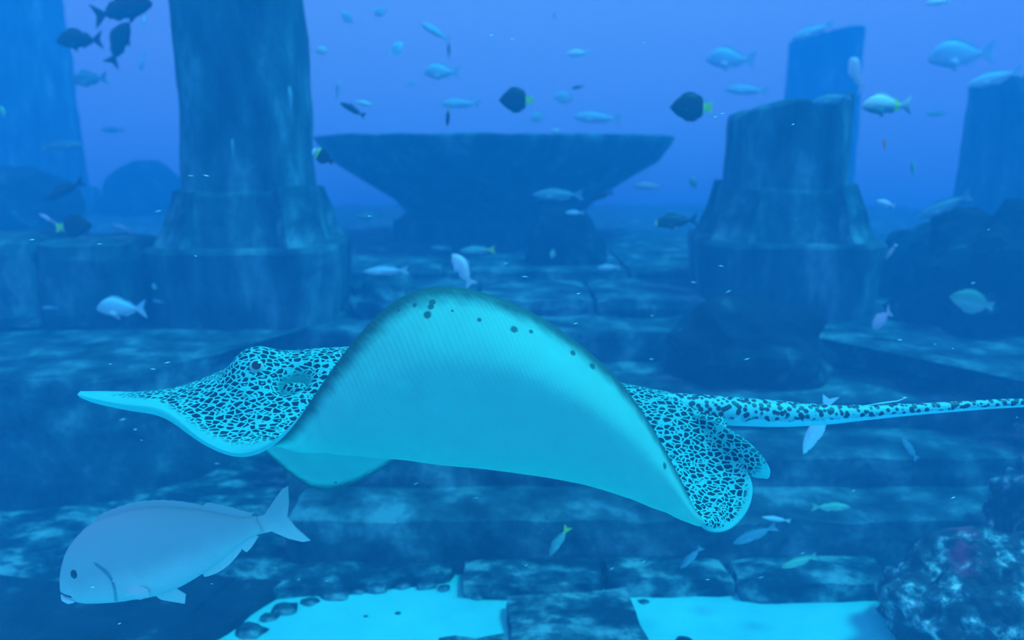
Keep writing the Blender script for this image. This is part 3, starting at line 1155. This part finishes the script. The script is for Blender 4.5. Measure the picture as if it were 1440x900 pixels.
# eye set into the raised brow
def eye_parts(center, nrm_v, r, parent, off=Vector((0, 0, 0)), mat_w=None, mat_p=None):
    q = nrm_v.to_track_quat('Z', 'Y')
    ve, fe = [], []
    for k in range(9):
        for i in range(18):
            a, b = math.pi * k / 8, 2 * math.pi * i / 18
            ve.append(center + off + q @ (Vector((math.sin(a) * math.cos(b), math.sin(a) * math.sin(b), math.cos(a) * 0.7)) * r))
    for k in range(8):
        for i in range(18):
            j = (i + 1) % 18
            fe.append((k * 18 + i, (k + 1) * 18 + i, (k + 1) * 18 + j, k * 18 + j))
    eb = obj('eye', mesh('eye', ve, fe), mat_w, parent)
    vp, fp = [], []
    for k in range(6):
        for i in range(18):
            a, b = 0.62 * k / 5, 2 * math.pi * i / 18
            vp.append(center + off + q @ (Vector((math.sin(a) * math.cos(b), math.sin(a) * math.sin(b), math.cos(a) * 0.7)) * r * 1.05))
    for k in range(5):
        for i in range(18):
            j = (i + 1) % 18
            fp.append((k * 18 + i, (k + 1) * 18 + i, (k + 1) * 18 + j, k * 18 + j))
    obj('pupil', mesh('pupil', vp, fp), mat_p, eb)
    return eb


M_EYE_R = plain_mat('ray_eye_gold', (0.35, 0.62, 0.6), 0.3, 0.5)
M_PUPIL = plain_mat('black_pupil', (0.004, 0.012, 0.02), 0.15, 0.6)
X_, Y_, D_ = px_of(dors)
cand = np.where(((X_ - 364) ** 2 + (Y_ - 508) ** 2 < 60) & (np.arange(NS)[:, None] > I0), D_, 99.0)
k_e = np.unravel_index(np.argmin(cand), cand.shape)
ce = Vector(dors[k_e])
ne = ((CAM - ce).normalized() + Vector((0, 0, 0.35))).normalized()
eb = eye_parts(Vector((0, 0, 0)), ne, 0.019, ray, mat_w=M_EYE_R, mat_p=M_PUPIL)
eb.location = ce - RAY0 - ne * 0.004
# knob of skin beside the spiracle
me = boulder_mesh('spiracle_flap', 0.034, 0.024, 0.026, 4.4, 0.10, 1.0, 3, 0.6)
uvs = me.uv_layers.new(name='skin')
for lp in me.loops:
    c = me.vertices[lp.vertex_index].co
    uvs.data[lp.index].uv = (c.x * 1.5, c.z * 1.5)
uv2 = me.uv_layers.new(name='rim')
for lp in me.loops:
    uv2.data[lp.index].uv = (0.2, 0.0)
fl = obj('spiracle_flap', me, M_BACK, ray)
cl = Vector(dors[k_lobe])
fl.location = cl - RAY0 - Vector(nrm[k_lobe]) * 0.014


# ------------------------------------------------------------------ fish
# local frame: nose towards +X, back towards +Z, total length 1
FISH_KINDS = {
    # x from the nose (0) to the tail root (0.8): back height, belly depth, half thickness
    'bream': dict(x=[0, .03, .08, .16, .26, .38, .50, .62, .72, .80], up=[.010, .055, .115, .180, .215, .212, .175, .115, .058, .036],
                  dn=[.010, .050, .075, .110, .140, .150, .135, .095, .050, .036], w=[.008, .032, .055, .078, .090, .088, .072, .046, .024, .012],
                  tail=[(.78, .034), (.88, .11), (1.0, .20), (.955, .06), (.93, 0), (.955, -.06), (1.0, -.20), (.88, -.11), (.78, -.034)],
                  dorsal=(.26, .74, .055), anal=(.54, .74, .045), pect=(.27, -.07, .16), pelv=True, eye=(.115, .045, .018)),
    'big_bream': dict(x=[0, .03, .06, .11, .20, .24, .27, .30, .40, .50, .60, .70, .78, .84], up=[.012, .068, .108, .160, .208, .220, .224, .226, .222, .200, .160, .108, .060, .040],
                      dn=[.012, .048, .068, .085, .106, .114, .120, .128, .136, .124, .098, .062, .036, .032], w=[.012, .036, .052, .074, .098, .104, .094, .094, .092, .080, .060, .038, .022, .013],
                      tail=[(.82, .036), (.87, .034), (.93, .078), (.975, .108), (1.0, .112), (.978, .05), (.95, 0), (.962, -.05), (.995, -.12), (.965, -.115), (.92, -.085), (.87, -.036), (.82, -.032)],
                      dorsal=(.26, .80, .022), anal=(.55, .78, .030), pect=(.29, -.06, .09), pelv=True, eye=(.135, .068, .021), n=64, spines=35),
    'butterfly': dict(x=[0, .05, .12, .22, .34, .46, .58, .68, .76, .82], up=[.008, .07, .145, .215, .262, .275, .255, .20, .115, .050],
                      dn=[.008, .06, .125, .190, .235, .250, .240, .19, .110, .050], w=[.006, .03, .05, .065, .072, .068, .054, .036, .02, .012],
                      tail=[(.80, .045), (.88, .09), (1.0, .13), (.985, 0), (1.0, -.13), (.88, -.09), (.80, -.045)],
                      dorsal=(.26, .80, .045), anal=(.42, .80, .05), pect=(.30, -.06, .15), pelv=True, eye=(.11, .05, .022)),
    'slim': dict(x=[0, .04, .10, .2, .32, .45, .58, .70, .78, .82], up=[.006, .030, .060, .090, .105, .100, .080, .052, .032, .024],
                 dn=[.006, .028, .055, .085, .100, .095, .075, .048, .030, .024], w=[.006, .022, .040, .056, .062, .058, .046, .028, .015, .010],
                 tail=[(.80, .022), (.88, .07), (1.0, .125), (.94, 0), (1.0, -.125), (.88, -.07), (.80, -.022)],
                 dorsal=(.28, .72, .045), anal=(.50, .72, .035), pect=(.26, -.02, .12), pelv=False, eye=(.09, .025, .014)),
}


def fish_body_mesh(kind):
    K = FISH_KINDS[kind]
    xs = np.linspace(0, K['x'][-1], K.get('n', 30))

    def sm(key):
        return catmull(np.array(K[key])[:, None], xs, np.array(K['x']))[:, 0]
    up, dn, w = sm('up'), sm('dn'), sm('w')
    nseg = 20
    verts, faces = [], []
    for i, x in enumerate(xs):
        for k in range(nseg):
            a = 2 * math.pi * k / nseg
            c, s_ = math.cos(a), math.sin(a)
            yy = w[i] * math.copysign(abs(c) ** 0.9, c)
            zz = (up[i] if s_ > 0 else dn[i]) * s_
            verts.append((0.5 - x, yy, zz))
    for i in range(len(xs) - 1):
        for k in range(nseg):
            j = (k + 1) % nseg
            faces.append((i * nseg + k, (i + 1) * nseg + k, (i + 1) * nseg + j, i * nseg + j))
    faces.append([k for k in range(nseg)])
    faces.append([(len(xs) - 1) * nseg + nseg - 1 - k for k in range(nseg)])
    me = mesh('fish_body', verts, faces)
    return me, (xs, up, dn, w)


def plate_mesh(name, pts, th=0.006, y=0.0, fold=0.0):
    """A thin fin from an outline in the x-z plane, slightly thick, drawn as a fan about its centre."""
    n_ = len(pts)
    cx = sum(p[0] for p in pts) / n_
    cz = sum(p[1] for p in pts) / n_
    verts, faces = [], []
    for sgn in (1, -1):
        for x, z in pts:
            verts.append((x, y + sgn * th * 0.25, z))
        for x, z in pts:
            verts.append((cx + (x - cx) * 0.55, y + sgn * th * 0.5 + fold * 0.5, cz + (z - cz) * 0.55))
        verts.append((cx, y + sgn * th * 0.5 + fold, cz))
    m = 2 * n_ + 1
    for s_ in (0, 1):
        o_ = s_ * m
        for i in range(n_):
            j = (i + 1) % n_
            q = [(o_ + i, o_ + j, o_ + n_ + j, o_ + n_ + i), (o_ + n_ + i, o_ + n_ + j, o_ + 2 * n_)]
            for f in q:
                faces.append(f if s_ else tuple(reversed(f)))
    for i in range(n_):
        j = (i + 1) % n_
        faces.append((i, j, m + j, m + i))
    return mesh(name, verts, faces, False)


def fish_meshes(kind):
    K = FISH_KINDS[kind]
    body_me, (xs, up, dn, w) = fish_body_mesh(kind)
    out = {'body': body_me}
    out['tail_fin'] = plate_mesh('tail_fin', [(0.5 - x, z) for x, z in K['tail']], 0.012)

    def ridge(name, spec, arr, sgn, spiky):
        a, b, h = spec
        base, top = [], []
        N = K.get('spines', 13)
        for i in range(N):
            t = i / (N - 1)
            x = a + (b - a) * t
            z = float(np.interp(x, xs, arr))
            hh = h * (math.sin(math.pi * min(1, t * 1.25 + 0.1)) ** 0.6 if t < 0.72 else (0.95 * (1 - ((t - 0.72) / 0.28) ** 2) + 0.05))
            if spiky and i % 2:
                hh *= 0.86
            base.append((0.5 - x, sgn * (z - 0.02)))
            top.append((0.5 - x - 0.035 * t, sgn * (z + max(0.004, hh))))
        pts = base + top[::-1]
        verts, faces = [], []
        for s_ in (0.005, -0.005):
            for x, z in base:
                verts.append((x, s_, z))
            for x, z in top:
                verts.append((x, s_ * 0.4, z))
        for s_ in (0, 1):
            o_ = s_ * 2 * N
            for i in range(N - 1):
                f = (o_ + i, o_ + i + 1, o_ + N + i + 1, o_ + N + i)
                faces.append(f if (s_ == 0) else tuple(reversed(f)))
        for i in range(N - 1):
            faces.append((N + i, N + i + 1, 3 * N + i + 1, 3 * N + i))
        faces.append((0, N, 3 * N, 2 * N))
        faces.append((N - 1, 3 * N - 1, 4 * N - 1, 2 * N - 1))
        return mesh(name, verts, faces, False)
    out['dorsal_fin'] = ridge('dorsal_fin', K['dorsal'], up, 1, True)
    out['anal_fin'] = ridge('anal_fin', K['anal'], dn, -1, False)
    px_, pz_, pl = K['pect']
    wy = float(np.interp(px_, xs, w))
    leaf = [(0, .018), (-.3, .05), (-.7, .055), (-1, .02), (-.9, -.03), (-.5, -.05), (0, -.02)]
    for sgn, key in ((1, 'pectoral_fin'), (-1, 'pectoral_fin.b')):
        me = plate_mesh('pectoral_fin', [(0.5 - px_ + x * pl, pz_ + z * (pl / .15) + x * pl * 0.25) for x, z in leaf], 0.006, sgn * (wy * 0.93), sgn * 0.02)
        out[key] = me
    if K['pelv']:
        pzv = -float(np.interp(.33, xs, dn))
        out['pelvic_fin'] = plate_mesh('pelvic_fin', [(0.5 - .32, pzv + .02), (0.5 - .35, pzv - .03), (0.5 - .43, pzv - .075), (0.5 - .45, pzv - .04), (0.5 - .41, pzv + .015)], 0.008)
    return out


FISH_MESH = {k: fish_meshes(k) for k in FISH_KINDS}
EYE_MESH = {}


def fish_eye_mesh(kind):
    if kind not in EYE_MESH:
        x, z, r = FISH_KINDS[kind]['eye']
        K = FISH_KINDS[kind]
        wy = float(np.interp(x, K['x'], K['w']))
        ms = []
        for sgn in (1, -1):
            v, f = [], []
            for k in range(7):
                for i in range(14):
                    a, b = math.pi * k / 6, 2 * math.pi * i / 14
                    v.append((0.5 - x + r * math.sin(a) * math.cos(b), sgn * (wy * 0.86) + 0.5 * r * math.cos(a), z + r * math.sin(a) * math.sin(b)))
            for k in range(6):
                for i in range(14):
                    j = (i + 1) % 14
                    f.append((k * 14 + i, (k + 1) * 14 + i, (k + 1) * 14 + j, k * 14 + j))
            ms.append(mesh('eye', v, f))
        EYE_MESH[kind] = ms
    return EYE_MESH[kind]


def fish_skin(name, back, belly, split=0.0, tailcol=None, stripe=None):
    """Countershaded skin; optional different colour behind x=tailcol[0]; optional (x, width, colour) band."""
    m, n, l, b = new_mat(name)
    tc = n.new('ShaderNodeTexCoord')
    sep = n.new('ShaderNodeSeparateXYZ')
    l.new(tc.outputs['Object'], sep.inputs[0])
    nz = noise_node(n, l, 9, 3, 0.6, tc.outputs['Object'])
    k = math_node(n, l, 'MULTIPLY_ADD', nz.outputs['Fac'], 0.10)
    k.node.inputs[2].default_value = -0.05
    z = math_node(n, l, 'ADD', sep.outputs['Z'], k)
    mr = n.new('ShaderNodeMapRange')
    mr.interpolation_type = 'SMOOTHSTEP'
    mr.inputs['From Min'].default_value = split - 0.07
    mr.inputs['From Max'].default_value = split + 0.09
    l.new(z, mr.inputs['Value'])
    c = mix_rgb(n, l, mr.outputs[0], belly, back)
    if stripe:
        for x0, wd, colr in stripe:
            d = math_node(n, l, 'ABSOLUTE', math_node(n, l, 'SUBTRACT', sep.outputs['X'], x0))
            f = math_node(n, l, 'LESS_THAN', d, wd)
            c = mix_rgb(n, l, f, c, colr)
    if tailcol:
        f = math_node(n, l, 'LESS_THAN', sep.outputs['X'], tailcol[0])
        c = mix_rgb(n, l, f, c, tailcol[1])
    l.new(c, b.inputs['Base Color'])
    b.inputs['Roughness'].default_value = 0.42
    b.inputs['Specular IOR Level'].default_value = 0.4
    # small scales
    v = n.new('ShaderNodeTexVoronoi')
    v.inputs['Scale'].default_value = 60
    l.new(tc.outputs['Object'], v.inputs['Vector'])
    bp = n.new('ShaderNodeBump')
    bp.inputs['Strength'].default_value = 0.12
    bp.inputs['Distance'].default_value = 0.004
    l.new(v.outputs['Distance'], bp.inputs['Height'])
    l.new(bp.outputs[0], b.inputs['Normal'])
    return m


YEL = (0.55, 0.95, 0.12)
SKINS = {
    'silver': fish_skin('silver_bream_skin', (0.46, 0.50, 0.52), (0.72, 0.76, 0.74), -0.02),
    'pale': fish_skin('pale_fish_skin', (0.45, 0.75, 0.85), (0.75, 0.92, 0.95), 0.0),
    'white': fish_skin('white_fish_skin', (0.9, 0.95, 0.95), (0.95, 0.95, 0.98), 0.0),
    'pink': fish_skin('pinkish_white_fish_skin', (1.0, 0.85, 0.95), (1.0, 0.8, 0.95), 0.0),
    'grey': fish_skin('grey_fish_skin', (0.10, 0.28, 0.36), (0.22, 0.45, 0.52), 0.0),
    'dark': fish_skin('dark_fish_skin', (0.004, 0.02, 0.03), (0.006, 0.03, 0.045), 0.0),
    'dark_yellow': fish_skin('dark_fish_yellow_tail_skin', (0.004, 0.02, 0.03), (0.006, 0.03, 0.045), 0.0, (-0.28, YEL)),
    'dark_mouth': fish_skin('dark_fish_yellow_lip_skin', (0.01, 0.06, 0.06), (0.02, 0.08, 0.08), 0.0, None, [(0.47, 0.035, YEL)]),
    'banner': fish_skin('banded_fish_skin', (0.004, 0.02, 0.03), (0.006, 0.03, 0.04), 0.0, None, [(0.38, 0.07, (0.9, 0.95, 0.95)), (0.22, 0.05, YEL)]),
    'white_yellow': fish_skin('white_fish_yellow_tail_skin', (0.9, 0.95, 0.8), (0.12, 0.3, 0.3), 0.0, None, [(-0.20, 0.05, YEL)]),
    'green': fish_skin('greenish_fish_skin', (0.15, 0.55, 0.35), (0.3, 0.7, 0.55), 0.0),
    'green_yellow': fish_skin('greenish_fish_yellow_tail_skin', (0.12, 0.45, 0.40), (0.3, 0.62, 0.6), 0.0, (-0.26, YEL)),
    'red': fish_skin('reddish_fish_skin', (1.0, 0.18, 0.12), (1.0, 0.3, 0.2), 0.0),
}
M_FISH_EYE = plain_mat('dark_fish_eye', (0.01, 0.04, 0.06), 0.2, 0.5)


def fish(px, py, length_px, angle, y, kind, skin, label, group, turn=0.0, parts=None, stretch=1.0, roll=0.0, name='fish'):
    """angle: heading in the picture plane (180 = swimming to the left); turn: out of that plane; y: distance into the tank."""
    pos = at_y(px, py, y)
    depth = y * CP - (pos.z - CAM.z) * SP
    size = length_px / F_PX * depth / max(0.35, math.cos(math.radians(turn)))
    root = empty(name, pos)
    a, t = math.radians(angle), math.radians(turn)
    fwd = Vector((math.cos(a) * math.cos(t), math.sin(t), math.sin(a) * math.cos(t)))
    upv = Vector((0, 0, 1))
    if abs(fwd.z) > 0.93:
        upv = Vector((-1 if fwd.z > 0 else 1, 0, 0.2))
    yv = upv.cross(fwd).normalized()
    zv = fwd.cross(yv).normalized()
    R = Matrix((fwd, yv, zv)).transposed()
    q = R.to_quaternion() @ Quaternion((1, 0, 0), math.radians(roll))
    root.rotation_mode = 'QUATERNION'
    root.rotation_quaternion = q
    root.scale = (size, size * stretch, size * stretch)
    tag(root, label, 'fish', group)
    use = parts or (['body', 'tail_fin', 'dorsal_fin', 'anal_fin', 'pectoral_fin', 'pectoral_fin.b', 'pelvic_fin', 'eye'] if length_px > 38 else ['body', 'tail_fin', 'dorsal_fin', 'anal_fin'])
    for key in use:
        if key == 'eye':
            for em in fish_eye_mesh(kind):
                obj('eye', em, M_FISH_EYE, root)
            continue
        me = FISH_MESH[kind].get(key)
        if me is None:
            continue
        o = obj(key.split('.')[0], me, None, root)
        if len(me.materials) == 0:
            me.materials.append(SKINS[skin])
        o.material_slots[0].link = 'OBJECT'
        o.material_slots[0].material = SKINS[skin]
    return root


# the big silver bream in the foreground
big = fish(252, 776, 368, 199.5, 2.05, 'big_bream', 'silver', 'large silver-blue bream swimming below the stingray snout', None, turn=1)

M_MOUTH = plain_mat('dark_mouth_line', (0.02, 0.10, 0.14))
for sgn in (1, -1):
    pts = []
    K = FISH_KINDS['big_bream']
    for t in np.linspace(0.0, 1.0, 8):
        x = 0.004 + 0.062 * t
        z = -0.004 - 0.016 * t
        half = float(np.interp(x, K['x'], K['w'])) * math.sqrt(max(0.0, 1 - (z / max(1e-3, float(np.interp(x, K['x'], K['dn'])))) ** 2))
        pts.append(Vector((0.5 - x, sgn * half, z)))
    obj('mouth', tube_mesh('mouth', pts, [0.0045] * 7 + [0.001], 6)[0], M_MOUTH, big)
    gill = []
    for t in np.linspace(0, 1, 14):
        z = 0.10 - 0.19 * t
        x = 0.215 + 0.055 * math.sin(math.pi * (0.12 + 0.80 * t))
        hh = float(np.interp(x, K['x'], K['up' if z > 0 else 'dn']))
        half = float(np.interp(x, K['x'], K['w'])) * max(0.05, 1 - (z / hh) ** 2) ** 0.47
        gill.append(Vector((0.5 - x, sgn * half * 0.985, z)))
    obj('gill_edge', tube_mesh('gill_edge', gill, [0.001] + [0.006] * 12 + [0.001], 6)[0], SKINS['grey'], big)
    lip = [Vector((0.5 - x, sgn * y_, z)) for x, y_, z in ((-.004, 0.0, -.020), (.010, .022, -.028), (.035, .038, -.038), (.060, .050, -.042))]
    obj('lower_lip', tube_mesh('lower_lip', lip, [0.010, 0.011, 0.010, 0.003], 8)[0], SKINS['pale'], big)

G_UP = 'reef fish in the open water above the ruins'
G_LO = 'reef fish near the steps and columns'
FISH = [
    # px, py, length, heading, y, kind, skin, label, group, extras
    (172, 14, 88, 12, 6.0, 'bream', 'dark', 'dark fish, uppermost of three dark fish beside the tall column', G_UP, {}),
    (168, 62, 66, 62, 6.0, 'bream', 'dark', 'dark fish climbing steeply, between two level dark fish beside the tall column', G_UP, {}),
    (112, 57, 66, 182, 6.2, 'bream', 'dark', 'dark fish, lowest of three dark fish beside the wide hazy pillar', G_UP, {}),
    (201, 33, 20, 70, 5.0, 'slim', 'pale', 'small pale fish rising close to the three dark fish', G_UP, {}),
    (200, 87, 26, 250, 8.0, 'slim', 'pale', 'small pale fish diving in the gap between the pillar and tall column', G_UP, {}),
    (126, 112, 52, 186, 8.0, 'bream', 'grey', 'hazy grey fish below the three dark fish', G_UP, {}),
    (86, 205, 62, 2, 8.0, 'slim', 'grey', 'dim slender fish swimming in front of the wide hazy pillar', G_UP, {}),
    (90, 268, 66, 205, 6.6, 'slim', 'dark', 'dark slender fish tilted head down above the ruined wall', G_UP, {}),
    (104, 318, 52, 4, 4.95, 'butterfly', 'dark_yellow', 'round dark fish with yellow tail just above the ruined wall', G_LO, {}),
    (66, 307, 24, 150, 5.8, 'slim', 'pink', 'small lilac fish beside the round dark fish over the ruined wall', G_LO, {}),
    (172, 320, 26, 160, 6.4, 'slim', 'pale', 'small pale fish skimming the end of the ruined wall', G_LO, {}),
    (171, 434, 70, 180, 4.9, 'bream', 'pale', 'pale grey bream in front of the ruined wall', G_LO, {}),
    (217, 403, 12, 180, 5.0, 'butterfly', 'green', 'tiny green fish above the pale grey bream tail', G_LO, {'turn': 40}),
    (223, 424, 18, 170, 5.1, 'slim', 'grey', 'tiny grey fish just behind the pale grey bream', G_LO, {}),
    (70, 433, 24, 180, 4.9, 'slim', 'grey', 'dim grey fish ahead of the pale grey bream', G_LO, {}),
    (3, 157, 16, 100, 5.0, 'butterfly', 'green', 'small pale green fish crossing the wide hazy pillar', G_UP, {}),
    (158, 183, 34, 180, 12.5, 'slim', 'grey', 'faint far fish between the wide pillar and tall column', G_UP, {}),
    (408, 140, 40, 100, 5.0, 'slim', 'grey', 'dim grey fish upright against the tall column shaft', G_UP, {'turn': 30}),
    (327, 208, 26, 100, 5.1, 'slim', 'grey', 'dim little fish low on the tall column shaft', G_UP, {'turn': 30}),
    (453, 220, 34, 150, 4.6, 'butterfly', 'banner', 'black banded fish with white face and yellow stripe by the tall column', G_UP, {}),
    (535, 17, 20, 200, 7.5, 'butterfly', 'pale', 'pale round fish, highest of those between column and bowl', G_UP, {}),
    (488, 25, 22, 140, 8.5, 'butterfly', 'pale', 'faint pale fish near the top of the tall column', G_UP, {}),
    (453, 71, 20, 185, 6.0, 'butterfly', 'white', 'bright white small fish beside the tall column', G_UP, {}),
    (558, 69, 24, 50, 6.6, 'butterfly', 'pale', 'pale crescent fish rising over the bowl edge', G_UP, {'turn': 20}),
    (612, 45, 48, 150, 7.0, 'slim', 'pale', 'pale slender fish with bright tail above the small dark oval fish', G_UP, {}),
    (631, 72, 24, 90, 6.5, 'butterfly', 'dark', 'small dark oval fish under the pale slender fish', G_UP, {'turn': 30}),
    (622, 102, 52, 182, 7.5, 'bream', 'pale', 'pale bream high above the stone bowl', G_UP, {}),
    (648, 146, 58, 180, 8.4, 'slim', 'pale', 'faint long fish just above the bowl rim', G_UP, {}),
    (496, 154, 40, 152, 5.2, 'slim', 'dark', 'dark slender fish slanting beside the tall column', G_UP, {}),
    (514, 146, 30, 170, 6.4, 'slim', 'white', 'bright pale fish close behind the dark slanting fish', G_UP, {}),
    (475, 126, 24, 80, 7.6, 'slim', 'pale', 'pale upright fish right beside the tall column', G_UP, {}),
    (580, 117, 18, 190, 7.0, 'slim', 'pale', 'tiny pale fish beside the pale bream over the bowl', G_UP, {}),
    (630, 164, 26, 260, 5.6, 'butterfly', 'dark_yellow', 'small dark fish with yellow tail diving to the bowl rim', G_UP, {'turn': 25}),
    (726, 141, 48, 180, 5.2, 'butterfly', 'dark_yellow', 'dark triangular fish with yellow tail above the bowl centre', G_UP, {'stretch': 1.2}),
    (813, 75, 34, 184, 6.6, 'slim', 'white', 'white slender fish high above the bowl', G_UP, {'stretch': 1.3}),
    (793, 138, 28, 170, 8.6, 'butterfly', 'pale', 'faint pale round fish over the bowl rim', G_UP, {}),
    (757, 165, 24, 200, 8.8, 'butterfly', 'pale', 'faint round fish below the dark triangular fish', G_UP, {}),
    (812, 123, 18, 190, 6.2, 'slim', 'dark', 'tiny dark fish under the white slender fish', G_UP, {}),
    (783, 184, 18, 175, 7.4, 'slim', 'white', 'tiny white fish grazing along the bowl rim', G_UP, {}),
    (840, 166, 70, 178, 9.0, 'slim', 'pale', 'faint long pale fish over the bowl end', G_UP, {}),
    (785, 274, 72, 180, 5.6, 'slim', 'grey', 'greenish grey fish in front of the bowl basin', G_LO, {}),
    (846, 276, 34, 200, 6.0, 'slim', 'dark', 'dark little fish under the end of the bowl', G_LO, {}),
    (808, 299, 26, 180, 6.0, 'slim', 'pale', 'pale little fish below the bowl basin', G_LO, {}),
    (780, 22, 14, 90, 8.0, 'slim', 'pale', 'tiny pale fish near the water top above the bowl', G_UP, {}),
    (972, 151, 60, 180, 4.6, 'butterfly', 'dark_yellow', 'black oval fish with bright yellow tail before the broken column', G_UP, {'stretch': 1.1}),
    (1204, 104, 46, 96, 6.4, 'bream', 'white', 'white fish upright over the broken column top', G_UP, {'turn': 40}),
    (1247, 149, 70, 182, 4.8, 'bream', 'white_yellow', 'white and yellow banded fish beside the broken column top', G_UP, {}),
    (1170, 139, 56, 190, 5.6, 'slim', 'grey', 'grey fish with a pale back lying on the broken column top', G_UP, {'stretch': 1.1}),
    (1244, 203, 18, 95, 4.2, 'slim', 'red', 'tiny reddish fish beside the broken column', G_UP, {}),
    (1284, 238, 26, 100, 6.0, 'slim', 'green', 'small green fish between the broken column and pale-topped pillar', G_UP, {}),
    (1246, 286, 28, 165, 5.6, 'slim', 'white', 'small white fish low beside the broken column foot', G_LO, {'stretch': 1.2}),
    (951, 312, 62, 186, 5.0, 'bream', 'dark_mouth', 'dark fish with yellow lips beside the broken column foot', G_LO, {'stretch': 0.8}),
    (975, 257, 18, 110, 6.6, 'butterfly', 'green', 'tiny green fish above the dark fish with yellow lips', G_UP, {}),
    (1143, 44, 62, 200, 8.6, 'slim', 'pale', 'pale slender fish over the faint distant pillar', G_UP, {}),
    (1320, 3, 40, 185, 6.0, 'slim', 'white', 'white fish at the water top above the pillar stump', G_UP, {}),
    (1028, 84, 72, 180, 9.5, 'bream', 'pale', 'hazy pale bream, upper of two before the faint distant pillar', G_UP, {}),
    (1050, 127, 64, 178, 9.5, 'slim', 'pale', 'hazy slender fish just above the broken column', G_UP, {}),
    (1352, 78, 96, 186, 8.6, 'bream', 'pale', 'hazy large bream above the pale-topped pillar stump', G_UP, {}),
    (1398, 110, 80, 196, 7.5, 'slim', 'pale', 'pale fish resting over the pillar stump top', G_UP, {}),
    (1316, 160, 30, 180, 9.0, 'slim', 'green', 'faint greenish fish beside the pillar stump', G_UP, {}),
    (912, 262, 44, 180, 10.5, 'slim', 'pink', 'faint lilac fish between the bowl and broken column', G_UP, {}),
    (922, 210, 44, 40, 11.0, 'slim', 'grey', 'faint grey fish rising past the bowl end', G_UP, {}),
    (1328, 290, 80, 205, 5.7, 'slim', 'grey', 'long grey fish gliding over the low rock mound', G_LO, {}),
    (1240, 450, 36, 262, 4.4, 'bream', 'pink', 'whitish fish head down at the platform edge', G_LO, {'turn': 45}),
    (1253, 354, 26, 240, 6.6, 'slim', 'pink', 'small lilac fish diving beside the broken column plinth', G_LO, {}),
    (1366, 424, 46, 170, 4.7, 'butterfly', 'green', 'round greenish fish in front of the jagged boulder', G_LO, {'turn': 35}),
    (1280, 632, 40, 128, 3.3, 'slim', 'grey', 'dim grey fish rising below the stingray tail', G_LO, {}),
    (1149, 598, 96, 256, 2.7, 'slim', 'white', 'whitish fish diving behind the stingray tail', G_LO, {'turn': 12}),
    (650, 380, 52, 122, 4.9, 'bream', 'white', 'whitish fish just above the stingray wing tip', G_LO, {'turn': 10}),
    (672, 352, 50, 182, 5.8, 'slim', 'green_yellow', 'green fish with yellow tail below the stone bowl', G_LO, {}),
    (543, 381, 64, 182, 5.5, 'slim', 'pale', 'pale slender fish beside the tall column plinth', G_LO, {'stretch': 0.8}),
    (777, 357, 14, 260, 5.6, 'butterfly', 'green', 'tiny green fish against the lumpy rock', G_LO, {}),
    (519, 305, 40, 180, 6.8, 'slim', 'grey', 'small grey fish between the tall column and bowl leg', G_LO, {}),
    (620, 349, 30, 178, 6.8, 'slim', 'grey', 'dim grey fish in front of the bowl leg', G_LO, {}),
    (856, 376, 32, 182, 6.2, 'slim', 'pale', 'pale slender fish low over the platform steps', G_LO, {}),
    (786, 761, 52, 240, 3.2, 'slim', 'green_yellow', 'slender fish with yellow tail nosing down to the lowest step', G_LO, {}),
    (1168, 713, 54, 0, 3.3, 'slim', 'green', 'greenish fish level above the dark riser', G_LO, {}),
    (1092, 730, 42, 172, 3.3, 'slim', 'pale', 'pale thin fish close below the stingray fin tip', G_LO, {'stretch': 0.7}),
    (1062, 752, 66, 204, 3.2, 'slim', 'grey', 'grey fish slanting down under the stingray fin tip', G_LO, {}),
    (972, 784, 44, 230, 3.1, 'slim', 'grey', 'dim fish nosing down over the lowest step blocks', G_LO, {}),
    (1124, 790, 52, 200, 3.1, 'slim', 'green', 'greenish fish low over the lowest step blocks', G_LO, {}),
]
for px, py, ln, ang, y, kind, skin, label, group, kw in FISH:
    fish(px, py, ln, ang, y, kind, skin, label, group, **kw)

# ------------------------------------------------------------------ specks drifting in the water
def specks():
    rng = random.Random(11)
    pts = [(45, 337), (140, 343), (268, 247), (290, 247), (222, 297), (275, 360), (155, 512), (235, 510), (215, 519), (172, 590), (199, 619), (190, 604),
           (305, 652), (238, 737), (130, 826), (168, 877), (298, 821), (420, 815), (460, 817), (519, 304), (710, 371), (813, 413), (738, 389), (917, 444),
           (809, 455), (696, 461), (1014, 374), (975, 397), (1024, 410), (916, 505), (1050, 505), (1272, 559), (1265, 568), (1265, 478), (1315, 484), (1340, 490),
           (1390, 323), (1368, 398), (1430, 587), (1070, 812), (905, 790), (740, 795), (860, 800), (585, 680), (670, 700), (555, 735), (1340, 700), (1200, 690),
           (1128, 778), (995, 815), (640, 840), (560, 850), (1115, 175), (1015, 160), (1005, 165), (1260, 345), (690, 50), (720, 55), (905, 60)]
    verts, faces = [], []
    for px, py in pts:
        y = rng.uniform(1.6, 3.0)
        c = at_y(px, py, y)
        ln = rng.uniform(2.0, 6.0) / F_PX * y
        h = rng.uniform(0.6, 1.1) / F_PX * y
        a = math.radians(rng.uniform(-15, 25))
        ax = Vector((math.cos(a), 0.2, math.sin(a))).normalized()
        up = Vector((0, 0, 1))
        sd = ax.cross(up).normalized()
        b = len(verts)
        verts += [c + ax * ln, c - ax * ln, c + up * h, c - up * h, c + sd * h, c - sd * h]
        for i in (0, 1):
            for u, v in ((2, 4), (4, 3), (3, 5), (5, 2)):
                faces.append((b + i, b + u, b + v) if i == 0 else (b + i, b + v, b + u))
    return mesh('drifting_specks', verts, faces)


tag(obj('drifting_specks', specks(), plain_mat('white_speck', (0.9, 0.97, 0.97))), 'tiny white specks drifting in the water', 'specks', None, 'stuff')
